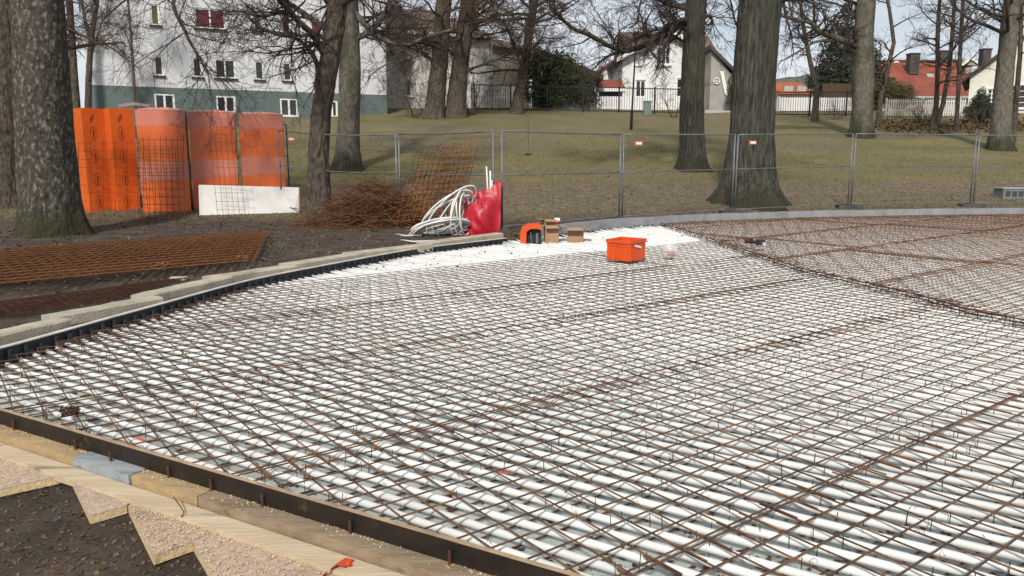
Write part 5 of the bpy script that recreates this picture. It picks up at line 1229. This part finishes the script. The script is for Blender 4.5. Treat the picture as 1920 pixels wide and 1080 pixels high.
tree('right_edge_tree', 'grey trunk near the right picture edge in front of the cream house', 35.6, [(1876, 272, 44), (1876, 240, 34), (1882, 160, 30), (1890, 80, 28), (1894, 30, 27), (1898, 0, 26)], 'bark_grey', 'twig', 13, 3, .3, nl=9, zl=(6, 11), Ll=(2.5, 4.5), bias=3.1, limbs=[([(1892, 40, 0), (1905, 20, .2), (1915, -5, .4)], 14, 9), ([(1882, 30, 0), (1860, 25, -.3), (1840, 15, -.6), (1815, 25, -.9)], 6, 2)])
for i, (px, Y, lab, b_) in enumerate((([(1528, 212, 13), (1532, 170, 10), (1520, 120, 9), (1508, 60, 7), (1500, 0, 6)], 49, 'thin bare tree in front of the orange roof', 2.5), ([(1646, 228, 9), (1652, 180, 8), (1664, 130, 8), (1676, 80, 7), (1668, 20, 6), (1664, 0, 6)], 47, 'thin crooked tree in front of the red roof left end', 1), ([(1750, 232, 12), (1755, 200, 9), (1758, 140, 8), (1758, 60, 7), (1762, 0, 6)], 46, 'thin straight tree in front of the red roof middle', 3), ([(1752, 232, 10), (1768, 195, 8), (1780, 130, 7), (1786, 60, 7), (1790, 0, 6)], 46.3, 'thin tree leaning right from the shared base before the red roof', 1), ([(1793, 246, 8), (1796, 190, 7), (1800, 100, 7), (1806, 0, 6)], 43, 'thin dark stem just right of the leaning twin before the red roof', 0), ([(1900, 256, 11), (1906, 180, 9), (1912, 110, 8), (1916, 0, 7)], 38, 'thin stem at the right picture edge', 0))):
    tree('thin_tree', lab, Y, px, 'bark', 'twig', 12.5, 3, .25, nl=13, zl=(5.5, 12), Ll=(1.6, 3.2), maxl=2, kids=(7, 6, 5), rmin=.0065, sides=14, bias=None)
# bare shrubs
def shrub(name, lab, p, n, L, rmin=.006, spread=.9, m='twig_brown', maxl=2, lean=(0, 0)):
    root = thing(name, lab, 'shrub', tuple(p), 'bare shrubs'); mb = MB()
    for i in range(n):
        an = rnd.uniform(0, 6.283); e = rnd.uniform(.2, spread); nd = Vector((math.cos(an)*e+lean[0], math.sin(an)*e+lean[1], 1)).normalized()
        grow(mb, Vector(p)+Vector((math.cos(an)*.1, math.sin(an)*.1, -.05)), nd, L*rnd.uniform(.7, 1.2), .02, 1, maxl+1, .02, .14, (6, 6, 5), rmin)
    mb.build('stems', m, root); return root
shrub('bare_shrub', 'spreading bare shrub in front of the villa windows', gy(1262, 50), 9, 3.0, spread=1.3, lean=(-.5, 0))
shrub('bare_shrub', 'bare upright shrub in front of the tiled house', gy(885, 48), 12, 3.2, spread=.6)
shrub('bare_shrub', 'bare shrub at the foot of the twin trunks', gy(780, 46), 12, 2.6, spread=.7)
shrub('bare_shrub', 'low bare shrub along the grey picket fence', gy(1720, 48), 12, 1.3, spread=1.2)
shrub('bare_shrub', 'low bare shrub below the brown board fence', gy(1560, 50), 9, 1.0, spread=1.2)
shrub('bare_shrub', 'brown bare shrub below the red-roof house right end', gy(1830, 46), 10, 1.3, spread=1.2)
p = gp(990, 291); root = thing('planted_sapling', 'tiny staked sapling on the lawn left of the lamp post', 'sapling', tuple(p)); mb = MB(); mb.tube([p, p+Vector((.01, 0, .8)), p+Vector((0, 0, 1.35))], .010, 5); mb.build('stem', 'twig_brown', root); MB().box(p+Vector((0, 0, .03)), (.22, .14, .06), .4).build('root_clod', 'rust_dark', root)
# leafy plants
def leafy(name, lab, m, blobs, n, ls, cat='bush', stem=None, group=None):
    c_ = blobs[0][0]; root = thing(name, lab, cat, (c_[0], c_[1], tz(c_[0], c_[1], False)), group); mb = MB(); tot = sum(b[1][0]*b[1][1]*b[1][2] for b in blobs)
    for c0, r0 in blobs:
        for _ in range(int(n*r0[0]*r0[1]*r0[2]/tot)):
            v = rv().normalized()*rnd.uniform(.4, 1.12)**.7*(1+.25*noise.noise(rv()*.1+Vector(c0))); lump = 1+.28*noise.noise(Vector((v.x*2.2+c0[0], v.y*2.2, v.z*2.2)))
            q = Vector((c0[0]+v.x*r0[0]*lump, c0[1]+v.y*r0[1]*lump, c0[2]+v.z*r0[2]*lump))
            s = ls*rnd.uniform(.6, 1.4); a_ = rv().normalized(); b_ = a_.orthogonal().normalized(); mb.add([q-a_*s*.5, q+b_*s*.32, q+a_*s*.5, q-b_*s*.32], [(0, 1, 2, 3)])
    mb.build('foliage', m, root)
    if stem:
        MB().tube([(c_[0], c_[1], tz(c_[0], c_[1], False)-.1), (c_[0], c_[1], stem)], [.16, .05], 8).build('trunk', 'bark', root)
    return root
def bl_(px, py, Y, rx, ry, rz): q = aty(px, py, Y); return ((q.x, q.y, q.z), (rx, ry, rz))
leafy('ivy_mass', 'dense dark green ivy mass climbing over the shed', 'ivy', [bl_(1020, 150, 55, 1.5, 1.2, 1.9), bl_(1008, 120, 55, 1.0, 1, 1.0), bl_(1050, 135, 55.5, 1.4, 1.2, 1.3), bl_(1082, 165, 55.5, 1.3, 1, 1.1), bl_(1035, 180, 54.5, 1.6, .8, .8), bl_(1100, 180, 55, .9, .8, .7)], 15000, .16, 'ivy', 7)
q = [bl_(1590, 20+i*22, 62-.02*i, .9+.36*i, .9+.36*i, .75) for i in range(7)]
leafy('dark_spruce', 'dark green spruce rising behind the pale trunk', 'conifer', q+[bl_(1592, -30, 62, .7, .7, 1.6), bl_(1600, 165, 61, 3.0, 2.6, .8)], 17000, .22, 'tree', 12)
leafy('conical_bush', 'dark conical evergreen bush before the cream house', 'conifer', [bl_(1836, 208, 48, .80, .8, .55), bl_(1838, 190, 48, .55, .55, .5), bl_(1840, 174, 48, .28, .3, .38), bl_(1858, 208, 48.2, .5, .5, .45)], 7000, .10, 'bush', 5)
leafy('olive_hedge', 'rounded olive-green hedge below the red roof', 'hedge', [bl_(1668, 172, 58, 1.4, 1, .75), bl_(1695, 178, 58, .9, .8, .7), bl_(1645, 170, 58.5, .9, .9, .7), bl_(1680, 190, 57.5, 1.4, .8, .6)], 9000, .12, 'hedge', 5.2)
leafy('yellow_shrub', 'small yellow-green evergreen at the villa driveway', 'hedge', [bl_(1374, 160, 58, .45, .4, .9), bl_(1374, 185, 58, .5, .45, .7)], 2600, .10, 'bush', 5.5)

# ================================================================== SCATTER
def lawnp(y0=17.5, y1=40):
    t = rnd.random()**1.8; Y = y0+(y1-y0)*t; x = rnd.uniform(-.72*Y, .72*Y)
    if inside(RINK, x, Y) or segdist(KERB, x, Y) < .22: return None
    return (x, Y, tz(x, Y))
mb = MB()
for _ in range(60000):
    q = lawnp(18.0, 38)
    if not q: continue
    yb = 18.0+.22*max(0, min(16, q[0]))
    if q[1] < yb+rnd.random()*1.6: continue
    x, y, z = q; h = rnd.uniform(.02, .06); a_ = rnd.uniform(0, 6.28); w_ = .006+.0004*y; dx, dy = rnd.uniform(-.03, .03), rnd.uniform(-.03, .03)
    mb.add([(x-w_*math.cos(a_), y-w_*math.sin(a_), z), (x+w_*math.cos(a_), y+w_*math.sin(a_), z), (x+dx, y+dy, z+h)], [(0, 1, 2)])
stuff(mb.build('lawn_grass', 'grass'), 'short dry spring grass on the sloping lawn', 'grass')
def litter():
    r_ = rnd.random()
    if r_ < .42:
        i = rnd.randrange(2, len(KL0)-1); x, y = KL0[i]; d = .22+abs(rnd.gauss(0, .55)); t = (Vector(KL0[min(i+1, len(KL0)-1)])-Vector(KL0[i-1])).normalized(); x += -t.y*d+rnd.uniform(-.2, .2); y += t.x*d
    elif r_ < .75: x, y = rnd.uniform(-11, -.4), rnd.uniform(8, 19)
    else: x = rnd.uniform(-14, 17); y = rnd.uniform(17, 30)
    if inside(RINK, x, y) or segdist(EDGE, x, y) < .4 or segdist(KERB, x, y) < .21: return None
    return (x, y, tz(x, y))
chips('leaf_litter', 'dead brown leaves scattered along the kerb and lawn', 6500, 'leaves', (.03, .085), litter, 'leaves', .006, .55)
def litter2():
    px, py = rnd.uniform(1640, 1930), rnd.gauss(236, 7); p = gp(px, py); return (p.x, p.y, tz(p.x, p.y))
chips('leaf_mound', 'brown leaf litter heaped below the garden fences', 2600, 'leaves', (.08, .22), litter2, 'leaves', .02, .8)
mb = MB()
for _ in range(1500):
    x, y = rnd.uniform(-10.5, -.6), rnd.uniform(6, 17.5)
    if inside(RINK, x, y) or segdist(EDGE, x, y) < .28: continue
    s = rnd.choice((.012, .018, .03, .012)); z = tz(x, y); mb.box((x, y, z+s*.3), (s*2, s*1.5, s), rnd.uniform(0, 3), rnd.uniform(-.5, .5), rnd.uniform(-.5, .5))
stuff(mb.build('soil_stones', 'pebble'), 'small stones and clods on the bare soil left of the slab', 'stones')
for i, (px, py, lab) in enumerate(((335, 522, 'behind the kerb stones'), (305, 495, 'beside the mesh stack'), (455, 482, 'at the right end of the mesh stack'))):
    p = un(px, py, .125); root = MB().box((p.x, p.y, .125), (.20, .09, .03), rnd.uniform(-.4, .4), R(4)).build('wood_offcut', 'plank_pale'); tag(root, 'small pale wood offcut on the soil ' + lab, 'offcut', 'wood offcuts on the soil')

# ================================================================== render defaults
scene.render.engine = 'CYCLES'
scene.render.resolution_x, scene.render.resolution_y = 1024, 576
